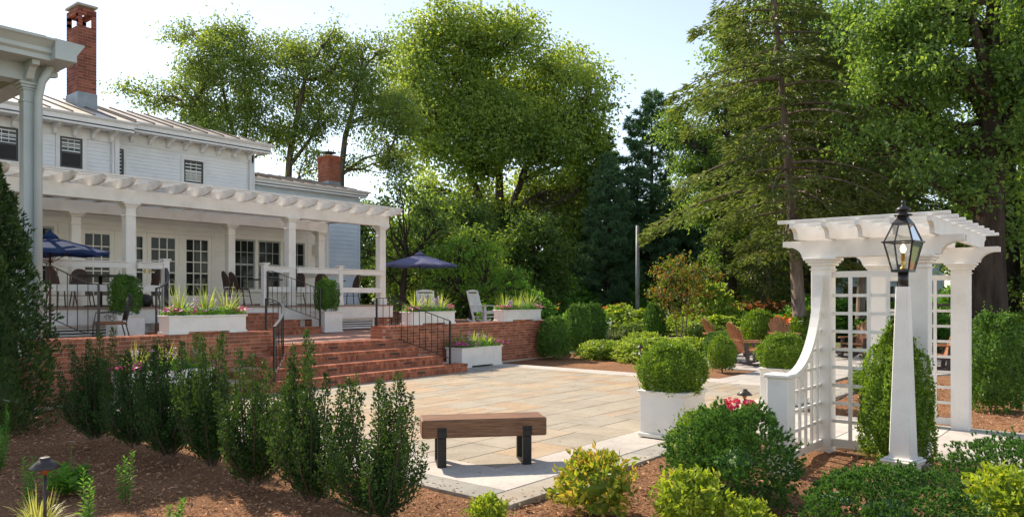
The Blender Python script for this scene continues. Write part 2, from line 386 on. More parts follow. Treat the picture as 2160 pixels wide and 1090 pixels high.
# ------------------------------------------------------------------ geometry helpers
class MB:
    """collects solids, then becomes ONE mesh object"""
    def __init__(s):
        s.v = []; s.f = []; s.sm = []
    def add(s, vs, fs, smooth=False):
        o = len(s.v)
        s.v += [tuple(v) for v in vs]
        s.f += [tuple(i + o for i in f) for f in fs]
        s.sm += [smooth] * len(fs)
        return s
    def box(s, x0, x1, y0, y1, z0, z1, ch=0.0):
        if ch <= 0:
            vs = [(x, y, z) for z in (z0, z1) for y in (y0, y1) for x in (x0, x1)]
            return s.add(vs, [(0, 2, 3, 1), (4, 5, 7, 6), (0, 1, 5, 4), (2, 6, 7, 3), (0, 4, 6, 2), (1, 3, 7, 5)])
        c = ch
        vs = []
        for (z, ins) in ((z0, c), (z0 + c, 0), (z1 - c, 0), (z1, c)):
            a0, a1, b0, b1 = x0 + ins, x1 - ins, y0 + ins, y1 - ins
            k = c if ins == 0 else 0.0001
            vs += [(a0 + k, b0, z), (a1 - k, b0, z), (a1, b0 + k, z), (a1, b1 - k, z), (a1 - k, b1, z), (a0 + k, b1, z), (a0, b1 - k, z), (a0, b0 + k, z)]
        fs = [tuple(range(7, -1, -1)), tuple(range(24, 32))]
        for r in range(3):
            for i in range(8):
                j = (i + 1) % 8
                fs.append((r * 8 + i, r * 8 + j, r * 8 + 8 + j, r * 8 + 8 + i))
        return s.add(vs, fs)
    def bar(s, p, q, w, h, up=(0, 0, 1)):
        p, q = Vector(p), Vector(q)
        d = (q - p).normalized()
        a = d.cross(Vector(up))
        if a.length < 1e-4:
            a = d.cross(Vector((1, 0, 0)))
        a.normalize()
        b = a.cross(d).normalized()
        vs = []
        for c in (p, q):
            for (i, j) in ((-1, -1), (1, -1), (1, 1), (-1, 1)):
                vs.append(c + a * (i * w / 2) + b * (j * h / 2))
        return s.add(vs, [(3, 2, 1, 0), (4, 5, 6, 7), (0, 1, 5, 4), (1, 2, 6, 5), (2, 3, 7, 6), (3, 0, 4, 7)])
    def tube(s, pts, rad, n=8, cap=True):
        pts = [Vector(p) for p in pts]
        m = len(pts)
        if not hasattr(rad, '__len__'):
            rad = [rad] * m
        vs = []
        ref = None
        for i, p in enumerate(pts):
            d = (pts[min(i + 1, m - 1)] - pts[max(i - 1, 0)])
            d = d.normalized() if d.length > 1e-6 else Vector((0, 0, 1))
            if ref is None:
                ref = Vector((1, 0, 0)) if abs(d.x) < 0.8 else Vector((0, 1, 0))
            a = (ref - d * ref.dot(d)).normalized()
            ref = a
            b = d.cross(a)
            for k in range(n):
                t = 2 * PI * k / n
                vs.append(p + (a * math.cos(t) + b * math.sin(t)) * rad[i])
        fs = []
        for i in range(m - 1):
            for k in range(n):
                j = (k + 1) % n
                fs.append((i * n + k, i * n + j, (i + 1) * n + j, (i + 1) * n + k))
        s.add(vs, fs, True)
        if cap:
            s.f.append(tuple(len(s.v) - m * n + k for k in range(n - 1, -1, -1))); s.sm.append(False)
            s.f.append(tuple(len(s.v) - n + k for k in range(n))); s.sm.append(False)
        return s
    def lathe(s, prof, n=16, c=(0, 0, 0), rot=0.0, smooth=True):
        vs = []
        for (r, z) in prof:
            for k in range(n):
                t = rot + 2 * PI * k / n
                vs.append((c[0] + r * math.cos(t), c[1] + r * math.sin(t), c[2] + z))
        fs = []
        for i in range(len(prof) - 1):
            for k in range(n):
                j = (k + 1) % n
                fs.append((i * n + k, i * n + j, (i + 1) * n + j, (i + 1) * n + k))
        s.add(vs, fs, smooth)
        o = len(s.v) - len(vs)
        s.f.append(tuple(o + k for k in range(n - 1, -1, -1))); s.sm.append(False)
        s.f.append(tuple(len(s.v) - n + k for k in range(n))); s.sm.append(False)
        return s
    def prism(s, poly, axis, a, b):
        """polygon extruded along axis from a to b; poly in the two other axes (cyclic order x,y,z)"""
        n = len(poly)
        def P(u, w, t):
            return {'x': (t, u, w), 'y': (u, t, w), 'z': (u, w, t)}[axis]
        vs = [P(u, w, a) for (u, w) in poly] + [P(u, w, b) for (u, w) in poly]
        fs = [tuple(range(n - 1, -1, -1)), tuple(range(n, 2 * n))] + [(i, (i + 1) % n, n + (i + 1) % n, n + i) for i in range(n)]
        return s.add(vs, fs)
    def mesh(s, name, mat):
        me = bpy.data.meshes.new(name)
        me.from_pydata(s.v, [], s.f)
        me.polygons.foreach_set('use_smooth', s.sm)
        me.materials.append(M[mat] if isinstance(mat, str) else mat)
        import bmesh
        bm = bmesh.new(); bm.from_mesh(me)
        bmesh.ops.recalc_face_normals(bm, faces=bm.faces[:])
        bm.to_mesh(me); bm.free()
        return me
    def build(s, name, mat, parent=None, loc=None):
        return link(name, s.mesh(name, mat), parent, loc)

def link(name, me, parent=None, loc=None, rz=0.0):
    o = bpy.data.objects.new(name, me)
    COL.objects.link(o)
    if parent is not None:
        o.parent = parent
        if parent.get('_w'):                       # parent built in world coordinates
            o.matrix_parent_inverse = Matrix.Translation(-Vector(parent.location))
    if loc is not None:
        o.location = loc
    if rz:
        o.rotation_euler = (0, 0, rz)
    return o

def thing(name, label, cat, loc=(0, 0, 0), rz=0.0, group=None, world=False):
    o = bpy.data.objects.new(name, None)
    COL.objects.link(o)
    o.empty_display_size = 0.2
    o.location = loc
    o.rotation_euler = (0, 0, rz)
    o['label'] = label; o['category'] = cat
    if group:
        o['group'] = group
    if world:
        o['_w'] = 1
    return o

def tag(o, label, cat, group=None):
    o['label'] = label; o['category'] = cat
    if group:
        o['group'] = group
    return o

def struct(o, kind='structure', label=None):
    o['kind'] = kind
    if label:
        o['label'] = label
    return o

def dup(root, loc, rz, label, scale=None, group=None):
    r = root.copy(); COL.objects.link(r)
    r.location = loc; r.rotation_euler = (0, 0, rz); r['label'] = label
    if scale:
        r.scale = scale if hasattr(scale, '__len__') else (scale,) * 3
    if group:
        r['group'] = group
    for ch in list(root.children):
        c = ch.copy(); COL.objects.link(c); c.parent = r
        for g in list(ch.children):
            d = g.copy(); COL.objects.link(d); d.parent = c
    return r

def np_mesh(name, V, F, mat, smooth=False):
    me = bpy.data.meshes.new(name)
    V = np.ascontiguousarray(V, dtype=np.float32); F = np.ascontiguousarray(F, dtype=np.int32)
    k = F.shape[1]
    me.vertices.add(len(V)); me.vertices.foreach_set('co', V.ravel())
    me.loops.add(F.size); me.loops.foreach_set('vertex_index', F.ravel())
    me.polygons.add(len(F))
    me.polygons.foreach_set('loop_start', np.arange(0, F.size, k, dtype=np.int32))
    me.polygons.foreach_set('loop_total', np.full(len(F), k, dtype=np.int32))
    me.polygons.foreach_set('use_smooth', np.full(len(F), smooth, dtype=bool))
    me.update(calc_edges=True)
    me.materials.append(M[mat] if isinstance(mat, str) else mat)
    return me

# ------------------------------------------------------------------ foliage helpers
RNG = np.random.default_rng(11)
def unit(a):
    return a / np.maximum(np.linalg.norm(a, axis=1, keepdims=True), 1e-6)
def rdir(n):
    return unit(RNG.normal(size=(n, 3)))

def kites(P, U, N, L, W, fold=0.22, mid=0.42):
    """n leaves: base, left, tip, right; folded along the midrib"""
    n = len(P)
    L = np.broadcast_to(np.asarray(L, float), (n,))[:, None]
    W = np.broadcast_to(np.asarray(W, float), (n,))[:, None]
    U = unit(U)
    S = unit(np.cross(U, N) + 1e-5)
    N = np.cross(S, U)
    m = P + U * L * mid + N * W * fold
    V = np.stack([P, m + S * W * 0.5, P + U * L - N * L * 0.08, m - S * W * 0.5], 1).reshape(-1, 3)
    b = (np.arange(n) * 4)[:, None]
    F = np.concatenate([b + np.array([[0, 1, 2]]), b + np.array([[0, 2, 3]])], 1).reshape(-1, 3)
    return V, F

def merge(parts):
    Vs, Fs, o = [], [], 0
    for V, F in parts:
        Vs.append(V); Fs.append(F + o); o += len(V)
    return np.concatenate(Vs), np.concatenate(Fs)

def lump(D, seed, amp=0.1, fr=3.0):
    r = np.random.default_rng(seed)
    o = np.zeros(len(D))
    for k in range(6):
        w = r.normal(size=3) * fr * (1 + 0.35 * k)
        o += np.sin(D @ w + r.uniform(0, 6.28)) / (1 + 0.5 * k)
    for k in range(4):
        o += 0.55 * np.sin(D @ (r.normal(size=3) * fr * 4.5) + r.uniform(0, 6.28))
    return 1 + amp * o / 2.0

def ball(n, rx, ry, rz, zc, leafL, leafW, seed=1, amp=0.06, power=2.0, flat_bottom=True, taper=0.0, inner=0.25, tuft=0, out=0.55, core=0.74):
    """leafy solid: shell of leaves over a lumpy ellipsoid / superellipsoid, with leaves inside too"""
    k = max(n // max(tuft, 1), 1)
    D = rdir(k)
    if flat_bottom:
        D[:, 2] = np.where(D[:, 2] < -0.75, -D[:, 2], D[:, 2])
    if power != 2.0:
        q = (np.abs(D) ** power).sum(1) ** (1 / power)
        D2 = D / q[:, None]
    else:
        D2 = D
    r = lump(D, seed, amp)
    depth = np.where(RNG.random(k) < inner, RNG.uniform(0.6, 0.95, k), 1 - np.abs(RNG.normal(0, 0.035, k)))
    depth = np.where(RNG.random(k) < 0.05, RNG.uniform(1.02, 1.13, k), depth)
    Rr = (r * depth)[:, None]
    t = 1 - taper * (D2[:, 2:3] * 0.5 + 0.5)
    P = D2 * Rr * np.array([[rx, ry, rz]]) * np.concatenate([t, t, np.ones_like(t)], 1) + np.array([[0, 0, zc]])
    On = unit(D2 / np.array([[rx, ry, rz]]))
    if tuft:
        P = np.repeat(P, tuft, 0); On = np.repeat(On, tuft, 0)
    m = len(P)
    U = unit(On * out + rdir(m) * 0.75 + np.array([[0, 0, 0.25]]))
    Nn = unit(On + rdir(m) * 0.7)
    L = leafL * RNG.uniform(0.7, 1.25, m)
    V, F = kites(P - U * (L * 0.4)[:, None], U, Nn, L, L * (leafW / leafL))
    # closed core added inside the leaves to block light and see-through
    ni, nj = 14, 9
    th = np.linspace(0, 2 * PI, ni, endpoint=False); ph = np.linspace(-1.2, 1.45, nj)
    C = np.array([[math.cos(p) * math.cos(a), math.cos(p) * math.sin(a), math.sin(p)] for p in ph for a in th])
    q = (np.abs(C) ** power).sum(1) ** (1 / power)
    C2 = C / q[:, None]
    tt = 1 - taper * (C2[:, 2:3] * 0.5 + 0.5)
    CV = C2 * (lump(C, seed, amp) * core)[:, None] * np.array([[rx, ry, rz]]) * np.concatenate([tt, tt, np.ones_like(tt)], 1) + np.array([[0, 0, zc]])
    CF = []
    for j in range(nj - 1):
        for i in range(ni):
            a, b2 = j * ni + i, j * ni + (i + 1) % ni
            CF += [(a, b2, b2 + ni), (a, b2 + ni, a + ni)]
    return merge([(V, F), (CV, np.array(CF))])

def blades(n, base_r, length, width, spread=0.8, droop=0.6, seg=4, up=1.0, z0=0.0):
    az = RNG.uniform(0, 2 * PI, n)
    L = length * RNG.uniform(0.6, 1.1, n)
    sp = spread * RNG.uniform(0.15, 1.0, n)
    P0 = np.stack([np.cos(az) * base_r * RNG.random(n), np.sin(az) * base_r * RNG.random(n), np.full(n, z0)], 1)
    H = np.stack([np.cos(az), np.sin(az), np.zeros(n)], 1)
    S = np.stack([-np.sin(az), np.cos(az), np.zeros(n)], 1)
    Vs = []
    for k in range(seg + 1):
        t = k / seg
        c = P0 + H * (L * sp * t)[:, None] * 0.9 + np.array([[0, 0, 1]]) * (L * (up * t * (1 - 0.25 * sp) - droop * sp * t * t))[:, None]
        w = width * (1 - t) ** 0.6 * 0.5 + 0.0008
        Vs += [c - S * w, c + S * w]
    V = np.stack(Vs, 1)
    m = V.shape[1]
    b = (np.arange(n) * m)[:, None]
    F = []
    for k in range(seg):
        F.append(b + np.array([[2 * k, 2 * k + 1, 2 * k + 3]])); F.append(b + np.array([[2 * k, 2 * k + 3, 2 * k + 2]]))
    return V.reshape(-1, 3), np.concatenate(F, 1).reshape(-1, 3)

def blossoms(P, size, petals=5, face=None):
    n = len(P)
    Ax = unit(rdir(n) * 0.6 + np.array([[0, -0.2, 0.8]])) if face is None else unit(rdir(n) * 0.4 + np.array([face]))
    A = unit(np.cross(Ax, rdir(n)))
    B = np.cross(Ax, A)
    out = []
    for k in range(petals):
        t = 2 * PI * k / petals
        U = A * math.cos(t) + B * math.sin(t) + Ax * 0.25
        L = size * RNG.uniform(0.8, 1.2, n)
        out.append(kites(P, U, Ax, L, L * 0.95, 0.05, 0.6))
    return merge(out)

# ------------------------------------------------------------------ ground, mulch, patio, walk
g = MB().box(-300, 400, -300, 400, -0.6, -0.10).build('ground', 'ground')
struct(g)

def sheet(name, x0, x1, y0, y1, step, z, amp, mat):
    nx, ny = int((x1 - x0) / step) + 1, int((y1 - y0) / step) + 1
    xs, ys = np.linspace(x0, x1, nx), np.linspace(y0, y1, ny)
    X, Y = np.meshgrid(xs, ys)
    r = np.random.default_rng(5)
    Z = np.full_like(X, z)
    for k in range(14):
        wv = r.normal(size=2) * (0.8 + 0.9 * k)
        Z += amp * np.sin(X * wv[0] + Y * wv[1] + r.uniform(0, 6)) / (2.0 + 0.35 * k)
    Z += r.normal(0, amp * 0.25, Z.shape)
    V = np.stack([X, Y, Z], -1).reshape(-1, 3)
    i = np.arange(nx - 1)[None, :] + (np.arange(ny - 1) * nx)[:, None]
    F = np.stack([i, i + 1, i + 1 + nx, i + nx], -1).reshape(-1, 4)
    return link(name, np_mesh(name, V, F, mat, True))
struct(sheet('mulch_bed', -4, 27, -14, 13.2, 0.11, -0.045, 0.012, 'mulch'))
struct(MB().box(27, 60, -20, 40, -0.3, -0.06).build('planting_bed_soil', 'ground'))

# bark chips lying on the mulch, uncountable
def chips():
    n = 85000
    d = RNG.uniform(3.6, 15, n) ** 1.0
    lat = RNG.uniform(-0.75, 0.75, n) * d
    X = math.cos(YAW) * d + math.sin(YAW) * lat
    Y = math.sin(YAW) * d - math.cos(YAW) * lat
    keep = ~((X > 4.66) & (X < 14.6) & (Y > 3.83)) & ~((X > 8.7) & (X < 11.15) & (Y < 4)) & (Y < 12.6)
    X, Y = X[keep], Y[keep]
    m = len(X)
    P = np.stack([X, Y, -0.035 + RNG.uniform(0, 0.018, m)], 1)
    U = unit(rdir(m) * np.array([[1, 1, 0.35]]))
    N = unit(rdir(m) * 0.55 + np.array([[0, 0, 1]]))
    L = RNG.uniform(0.015, 0.05, m) * np.where(RNG.random(m) < 0.06, 1.9, 1.0)
    V, F = kites(P, U, N, L, L * RNG.uniform(0.2, 0.45, m), 0.1, 0.5)
    struct(link('bark_chips', np_mesh('bark_chips', V, F, 'chip')), 'stuff', 'loose shredded bark chips covering the beds')
chips()

def litter():
    n = 900
    t = RNG.random(n)
    side = RNG.random(n) < 0.5
    e = np.abs(RNG.normal(0, 0.10, n))
    X = np.where(side, 4.68 + e, 4.7 + t * 9.5); Y = np.where(side, 3.9 + t * 7.3, 3.85 + e)
    m2 = 260
    X = np.concatenate([X, RNG.uniform(4.8, 14.3, m2)]); Y = np.concatenate([Y, RNG.uniform(3.9, 11.3, m2)])
    n = len(X)
    P = np.stack([X, Y, np.full(n, 0.004)], 1)
    U = unit(rdir(n) * np.array([[1, 1, 0.1]]))
    L = RNG.uniform(0.012, 0.04, n)
    V, F = kites(P, U, unit(rdir(n) * 0.2 + np.array([[0, 0, 1]])), L, L * 0.4, 0.15, 0.5)
    struct(link('bark_litter', np_mesh('bark_litter', V, F, 'chip')), 'stuff', 'stray bark chips and bits blown onto the paving')
litter()
slab_cache = {}
def slab_mesh(w, h, mat, t=0.05):
    k = (round(w, 3), round(h, 3), mat)
    if k not in slab_cache:
        slab_cache[k] = MB().box(-w / 2, w / 2, -h / 2, h / 2, -t, 0, 0.004).mesh('paving_slab', mat)
    return slab_cache[k]
def slab(name, x0, x1, y0, y1, mat, parent, gap=0.009, z=0.0):
    me = slab_mesh(x1 - x0 - gap, y1 - y0 - gap, mat)
    return link(name, me, parent, ((x0 + x1) / 2, (y0 + y1) / 2, z + random.uniform(-0.0015, 0.0015)))

PX0, PX1, PY0, PY1 = 4.68, 14.55, 3.85, 12.66
patio = MB().box(PX0 + 0.02, PX1 - 0.02, PY0 + 0.02, PY1, -0.11, -0.012).build('patio', 'sand')
struct(patio)
# flagstones in random rectangles
U_ = 0.262
ix0, ix1, iy0, iy1 = PX0 + 0.92, PX1 - 0.62, PY0 + 0.92, 11.42
nx, ny = int(round((ix1 - ix0) / U_)), int(round((iy1 - iy0) / U_))
ux, uy = (ix1 - ix0) / nx, (iy1 - iy0) / ny
occ = np.zeros((nx, ny), bool)
rs = random.Random(21)
for i in range(nx):
    for j in range(ny):
        if occ[i, j]:
            continue
        opts = [(2, 2), (3, 2), (2, 3), (3, 2), (4, 2), (2, 1), (3, 1), (1, 2), (3, 3), (1, 1)]
        wts = [5, 6, 5, 3, 3, 1.2, 1.2, 0.8, 2, 0.01]
        for _ in range(40):
            w, h = rs.choices(opts, wts)[0]
            if i + w <= nx and j + h <= ny and not occ[i:i + w, j:j + h].any():
                break
        else:
            w = h = 1
        occ[i:i + w, j:j + h] = True
        slab('flagstone', ix0 + i * ux, ix0 + (i + w) * ux, iy0 + j * uy, iy0 + (j + h) * uy, 'flag', patio)
def strip(name, a0, a1, b0, b1, axis, step, mat, parent, z=0.0):
    n = max(1, int(round((a1 - a0) / step)))
    cuts = [a0 + (a1 - a0) * (k + (0 if k in (0, n) else rs.uniform(-0.1, 0.1))) / n for k in range(n + 1)]
    for k in range(n):
        if axis == 'x':
            slab(name, cuts[k], cuts[k + 1], b0, b1, mat, parent, z=z)
        else:
            slab(name, b0, b1, cuts[k], cuts[k + 1], mat, parent, z=z)
B1, B2 = 0.31, 0.92
strip('border_slab', PX0 + B2, PX1, PY0 + B1, PY0 + B2, 'x', 1.2, 'lime', patio)
strip('edging_slab', PX0, PX1, PY0, PY0 + B1, 'x', 1.25, 'edge', patio)
strip('border_slab', PY0 + B1, PY1, PX0 + B1, PX0 + B2, 'y', 1.2, 'lime', patio)
strip('edging_slab', PY0 + B1, PY1, PX0, PX0 + B1, 'y', 1.25, 'edge', patio)
strip('border_slab', PY0 + B2, PY1 - 0.6, PX1 - 0.62, PX1, 'y', 1.2, 'lime', patio)
strip('border_slab', PX0 + B2, PX1 - 0.62, 11.42, 12.06, 'x', 1.2, 'edge', patio)
strip('border_slab', PX0 + B2, PX1, 12.06, 12.66, 'x', 1.2, 'edge', patio)

walk = MB().box(8.80, 11.08, -16, 3.83, -0.11, -0.013).build('garden_walk', 'sand')
struct(walk)
strip('edging_slab', -16, 3.84, 8.78, 9.06, 'y', 1.0, 'edge', walk)
strip('edging_slab', -16, 3.84, 10.82, 11.1, 'y', 1.0, 'edge', walk)
strip('walk_slab', -16, 3.84, 9.06, 10.82, 'y', 1.05, 'lime', walk)

firep = MB().lathe([(3.4, -0.12), (3.4, -0.014)], 40, (20.2, 6.2, 0), smooth=False).build('seating_circle', 'concrete')
struct(firep)
link_walk = MB().box(14.57, 17.4, 4.7, 6.6, -0.12, -0.016).build('link_path', 'concrete')
struct(link_walk)
lawn = MB().box(20.6, 25.6, 10.2, 14.6, -0.12, -0.02).build('lawn', 'lawn')
struct(lawn)
def lawn_grass():
    n = 9000
    X, Y = RNG.uniform(20.6, 25.6, n), RNG.uniform(10.2, 14.6, n)
    P = np.stack([X, Y, np.full(n, -0.02)], 1)
    U = unit(rdir(n) * 0.5 + np.array([[0, 0, 1]]))
    V, F = kites(P, U, rdir(n), RNG.uniform(0.06, 0.11, n), 0.02)
    struct(link('lawn_grass', np_mesh('lawn_grass', V, F, 'lawnblade')), 'stuff', 'short mown grass of the lawn beyond the beds')
lawn_grass()
struct(MB().prism([(21.4, 21.5), (21.2, 16.3), (25.6, 15.2), (31, 11.5), (40, 7.5), (40.6, 8.8), (32, 13), (26.2, 16.7), (22.8, 17.6), (23, 21.5)], 'z', -0.2, -0.03).build('garden_path', 'pathmat'))

# ------------------------------------------------------------------ brick terrace, walls, steps
TZ = 0.73
tf = MB()
tf.prism([(4.2, 13.10), (17.5, 13.10), (18.2, 13.5), (19.6, 14.6), (22.2, 17.2), (23.0, 19.5), (23.0, 24.0), (4.2, 24.0)], 'z', -0.1, TZ)
tf.box(8.24, 11.16, 12.86, 13.12, -0.1, TZ - 0.002)
struct(tf.build('terrace_floor', 'paver'))

BL, BH, BD, JT = 0.195, 0.057, 0.09, 0.0105
brick_me = MB().box(-BL / 2, BL / 2, -BD / 2, BD / 2, -BH / 2, BH / 2, 0.003).mesh('brick', 'brick')
header_me = MB().box(-0.045, 0.045, -BD / 2, BD / 2, -BH / 2, BH / 2, 0.003).mesh('brick', 'brick')
def brick_wall(name, label, x0, x1, yf, z0, z1, thick, near_first=True, limit=300):
    w = thing(name, label, 'wall', ((x0 + x1) / 2, yf + thick / 2, z0), world=True)
    MB().box(x0 + 0.004, x1 - 0.004, yf + 0.010, yf + thick - 0.004, z0 - 0.05, z1 - 0.008).build('mortar_core', 'mortar', w)
    spots = []
    nc = int(round((z1 - z0) / (BH + JT)))
    ph = (z1 - z0) / nc
    rr = random.Random(int(x0 * 10))
    for c in range(nc):
        z = z0 + ph * (c + 0.5)
        hd = (c == nc - 1) or (c % 6 == 3)
        pitch = (0.09 if hd else BL) + JT
        x = x0 + pitch / 2 - (0 if c % 2 else pitch / 2)
        while x < x1:
            a, b = x - pitch / 2 + JT / 2, x + pitch / 2 - JT / 2
            if a >= x0 - 0.001 and b <= x1 + 0.001:
                spots.append((x, z, hd))
            x += pitch
    # closers at both ends
    spots.sort(key=lambda s: (s[0]))
    def y():
        return yf + BD / 2 + rr.uniform(-0.0025, 0.0025)
    for (x, z, hd) in spots[:limit]:
        o = link('brick', header_me if hd else brick_me, w, (x, y(), z))
    rest = MB()
    for (x, z, hd) in spots[limit:]:
        l = 0.045 if hd else BL / 2
        yy = y() - BD / 2
        rest.box(x - l, x + l, yy, yy + BD, z - BH / 2, z + BH / 2)
    # cut bricks closing each course, and bricks on the wall's two ends
    for c in range(nc):
        z = z0 + ph * (c + 0.5)
        row = sorted([s for s in spots if abs(s[1] - z) < 0.01])
        l0 = 0.045 if row[0][2] else BL / 2
        for (a, b) in ((x0 + 0.001, row[0][0] - l0 - JT), (row[-1][0] + l0 + JT, x1 - 0.001)):
            if b - a > 0.025:
                rest.box(a, b, yf + 0.001, yf + BD, z - BH / 2, z + BH / 2)
        ya = yf + (0.102 if c % 2 else 0.2)
        if not c % 2:
            for e0, e1 in ((x0 - 0.002, x0 + 0.05), (x1 - 0.05, x1 + 0.002)):
                rest.box(e0, e1, yf + 0.102, yf + 0.19, z - BH / 2, z + BH / 2)
        while ya < yf + thick - 0.03:
            yb = min(ya + 0.195, yf + thick - 0.002)
            for e0, e1 in ((x0 - 0.002, x0 + 0.05), (x1 - 0.05, x1 + 0.002)):
                rest.box(e0, e1, ya, yb, z - BH / 2, z + BH / 2)
            ya = yb + JT
    # brick coping seen from above
    nx_ = int((x1 - x0) / (0.095 + JT))
    for k in range(nx_):
        x = x0 + (k + 0.5) * (x1 - x0) / nx_
        rest.box(x - 0.0455, x + 0.0455, yf + 0.10, yf + 0.29, z1 - 0.05, z1 + 0.001)
        rest.box(x - 0.0455, x + 0.0455, yf + 0.30, yf + thick - 0.01, z1 - 0.05, z1)
    struct(rest.build('brick_rows', 'brick_i', w), 'stuff')
    return w
brick_wall('terrace_wall', 'low red brick terrace wall left of the steps, behind the dark shrubs', 4.25, 8.33, 12.70, 0.0, 1.0, 0.5)
brick_wall('terrace_wall', 'low red brick terrace wall right of the steps, below the rocking chairs', 11.12, 17.55, 12.70, 0.0, 1.0, 0.5)

def brick_step_run(name, label, steps, ztops, yback):
    """steps: (x0, x1, yfront); each step has flat headers over upright rowlocks"""
    t = thing(name, label, 'steps', ((steps[0][0] + steps[0][1]) / 2, steps[0][2], 0), world=True)
    zb = ztops[0] - (ztops[1] - ztops[0])
    for k, ((x0, x1, yf), zt) in enumerate(zip(steps, ztops)):
        z0 = zb if k == 0 else ztops[k - 1]
        st = MB().box(x0 + 0.008, x1 - 0.008, yf + 0.008, yback, z0 - (0.05 if k == 0 else 0.02), zt - 0.006).build('step', 'mortar', t)
        b = MB()
        h = zt - z0
        n = int((x1 - x0) / 0.1055)
        pw = (x1 - x0) / n
        depth = (steps[k + 1][2] - yf) if k + 1 < len(steps) else 0.42
        for i in range(n):
            xa = x0 + i * pw
            j = random.uniform(-0.003, 0.003)
            b.box(xa + 0.005, xa + pw - 0.005, yf - 0.012 + j, yf + 0.19, zt - 0.062, zt + j * 0.3)
            b.box(xa + 0.005, xa + pw - 0.005, yf + 0.20, yf + depth + 0.03, zt - 0.062, zt - 0.001 + j * 0.3)
        n2 = int((x1 - x0) / 0.0685)
        pw = (x1 - x0) / n2
        for i in range(n2):
            xa = x0 + i * pw
            j = random.uniform(-0.002, 0.002)
            b.box(xa + 0.0045, xa + pw - 0.0045, yf + j, yf + 0.1, z0 + 0.006, zt - 0.071)
        # bricks on the two ends of the step
        m = max(2, int((yback - yf) / 0.2055))
        for sx in (x0, x1):
            for i in range(min(m, 7)):
                ya = yf + 0.1 + i * 0.2055
                if ya + 0.195 > yback:
                    break
                e0, e1 = (sx - 0.001, sx + 0.08) if sx == x0 else (sx - 0.08, sx + 0.001)
                b.box(e0, e1, ya + 0.006, ya + 0.2, z0 + 0.006, (z0 + zt) / 2 - 0.005)
                b.box(e0 - (0.006 if sx == x0 else 0), e1 + (0.006 if sx == x1 else 0), ya + 0.006, ya + 0.2, (z0 + zt) / 2 + 0.005, zt - 0.065)
        struct(b.build('step_bricks', 'brick_i', st), 'stuff')
        if len(steps) == 4:
            for fx in (0.30, 0.72):
                xx = x0 + (x1 - x0) * fx + k * 0.13
                MB().box(xx, xx + 0.22, yf - 0.008, yf + 0.02, z0 + h * 0.36, z0 + h * 0.56, 0.004).build('step_light', 'bronze', st)
    return t
brick_step_run('brick_steps', 'wide red brick steps rising from the patio to the terrace',
               [(7.0, 12.4, 11.45), (7.4, 12.0, 11.81), (7.8, 11.6, 12.17), (8.2, 11.2, 12.53)], [0.1825, 0.365, 0.5475, 0.73], 12.84)
brick_step_run('brick_steps', 'narrower red brick steps rising from the terrace to the white deck',
               [(7.6, 11.78, 15.86), (7.98, 11.40, 16.22), (8.36, 11.02, 16.58)], [0.905, 1.08, 1.255], 16.9)

# ------------------------------------------------------------------ deck with rails
DZ = 1.42
deck = thing('deck', 'raised deck under the pergola with white skirt and white board railing', 'deck', (9.5, 17, 0.73), world=True)
n = 30
bw = (21.35 - 16.92) / n
dm = MB().box(3.0, 15.1, 0, bw - 0.006, -0.03, 0).mesh('deck_board', 'deckwood')
for k in range(n):
    link('deck_board', dm, deck, (0, 16.92 + k * bw, DZ))
MB().box(3.0, 15.13, 16.96, 17.0, DZ - 0.36, DZ - 0.032).build('skirt_board', 'white', deck)
MB().box(15.06, 15.10, 17.02, 21.3, DZ - 0.36, DZ - 0.032).build('skirt_board', 'white', deck)
MB().box(7.3, 12.14, 17.06, 17.1, TZ, DZ - 0.34).build('riser_board', 'white', deck)
MB().box(4.0, 15.06, 17.25, 17.3, TZ, DZ - 0.2).build('void_shade_board', 'screen', deck)  # dark sheet standing in for the shade in the void under the deck
for (x0, x1) in ((4.4, 4.9), (5.2, 5.9), (12.15, 12.72), (14.55, 15.1)):
    p = MB()
    for c in range(5):
        z = TZ + 0.01 + c * 0.0665
        nb = max(2, int((x1 - x0) / 0.2055))
        w_ = (x1 - x0) / nb
        for i in range(nb):
            o_ = (w_ / 2 if c % 2 else 0)
            a = x0 + i * w_ - o_
            p.box(max(a, x0) + 0.005, min(a + w_, x1) - 0.005, 17.03, 17.2, z + 0.005, z + 0.0615)
    pr = MB().box(x0 + 0.006, x1 - 0.006, 17.04, 17.22, TZ, DZ - 0.37).build('pier', 'mortar', deck)
    struct(p.build('pier_bricks', 'brick_i', pr), 'stuff')
for (x0, x1) in ((5.95, 7.3), (12.75, 14.5)):
    v = MB()
    v.box(x0, x1, 17.05, 17.08, TZ + 0.03, TZ + 0.08); v.box(x0, x1, 17.05, 17.08, DZ - 0.41, DZ - 0.362)
    v.box(x0, x0 + 0.05, 17.045, 17.08, TZ + 0.03, DZ - 0.362); v.box(x1 - 0.05, x1, 17.045, 17.08, TZ + 0.03, DZ - 0.362)
    vv = v.build('vent_frame', 'white', deck)
    for k in range(4):
        z = TZ + 0.1 + k * 0.065
        MB().bar((x0 + 0.05, 17.075, z + 0.02), (x1 - 0.05, 17.075, z + 0.02), 0.05, 0.012, (0, -0.6, 0.8)).build('louvre', 'white', vv)
def newel(x, h=1.06):
    m = MB().box(x - 0.07, x + 0.07, 17.05, 17.19, DZ, DZ + h, 0.005)
    m.box(x - 0.10, x + 0.10, 17.02, 17.22, DZ + h, DZ + h + 0.035, 0.008)
    m.box(x - 0.08, x + 0.08, 17.04, 17.20, DZ + 0.0, DZ + 0.14, 0.004)
    m.build('newel_post', 'white', deck)
for x in (5.2, 8.41, 10.97, 13.32):
    newel(x)
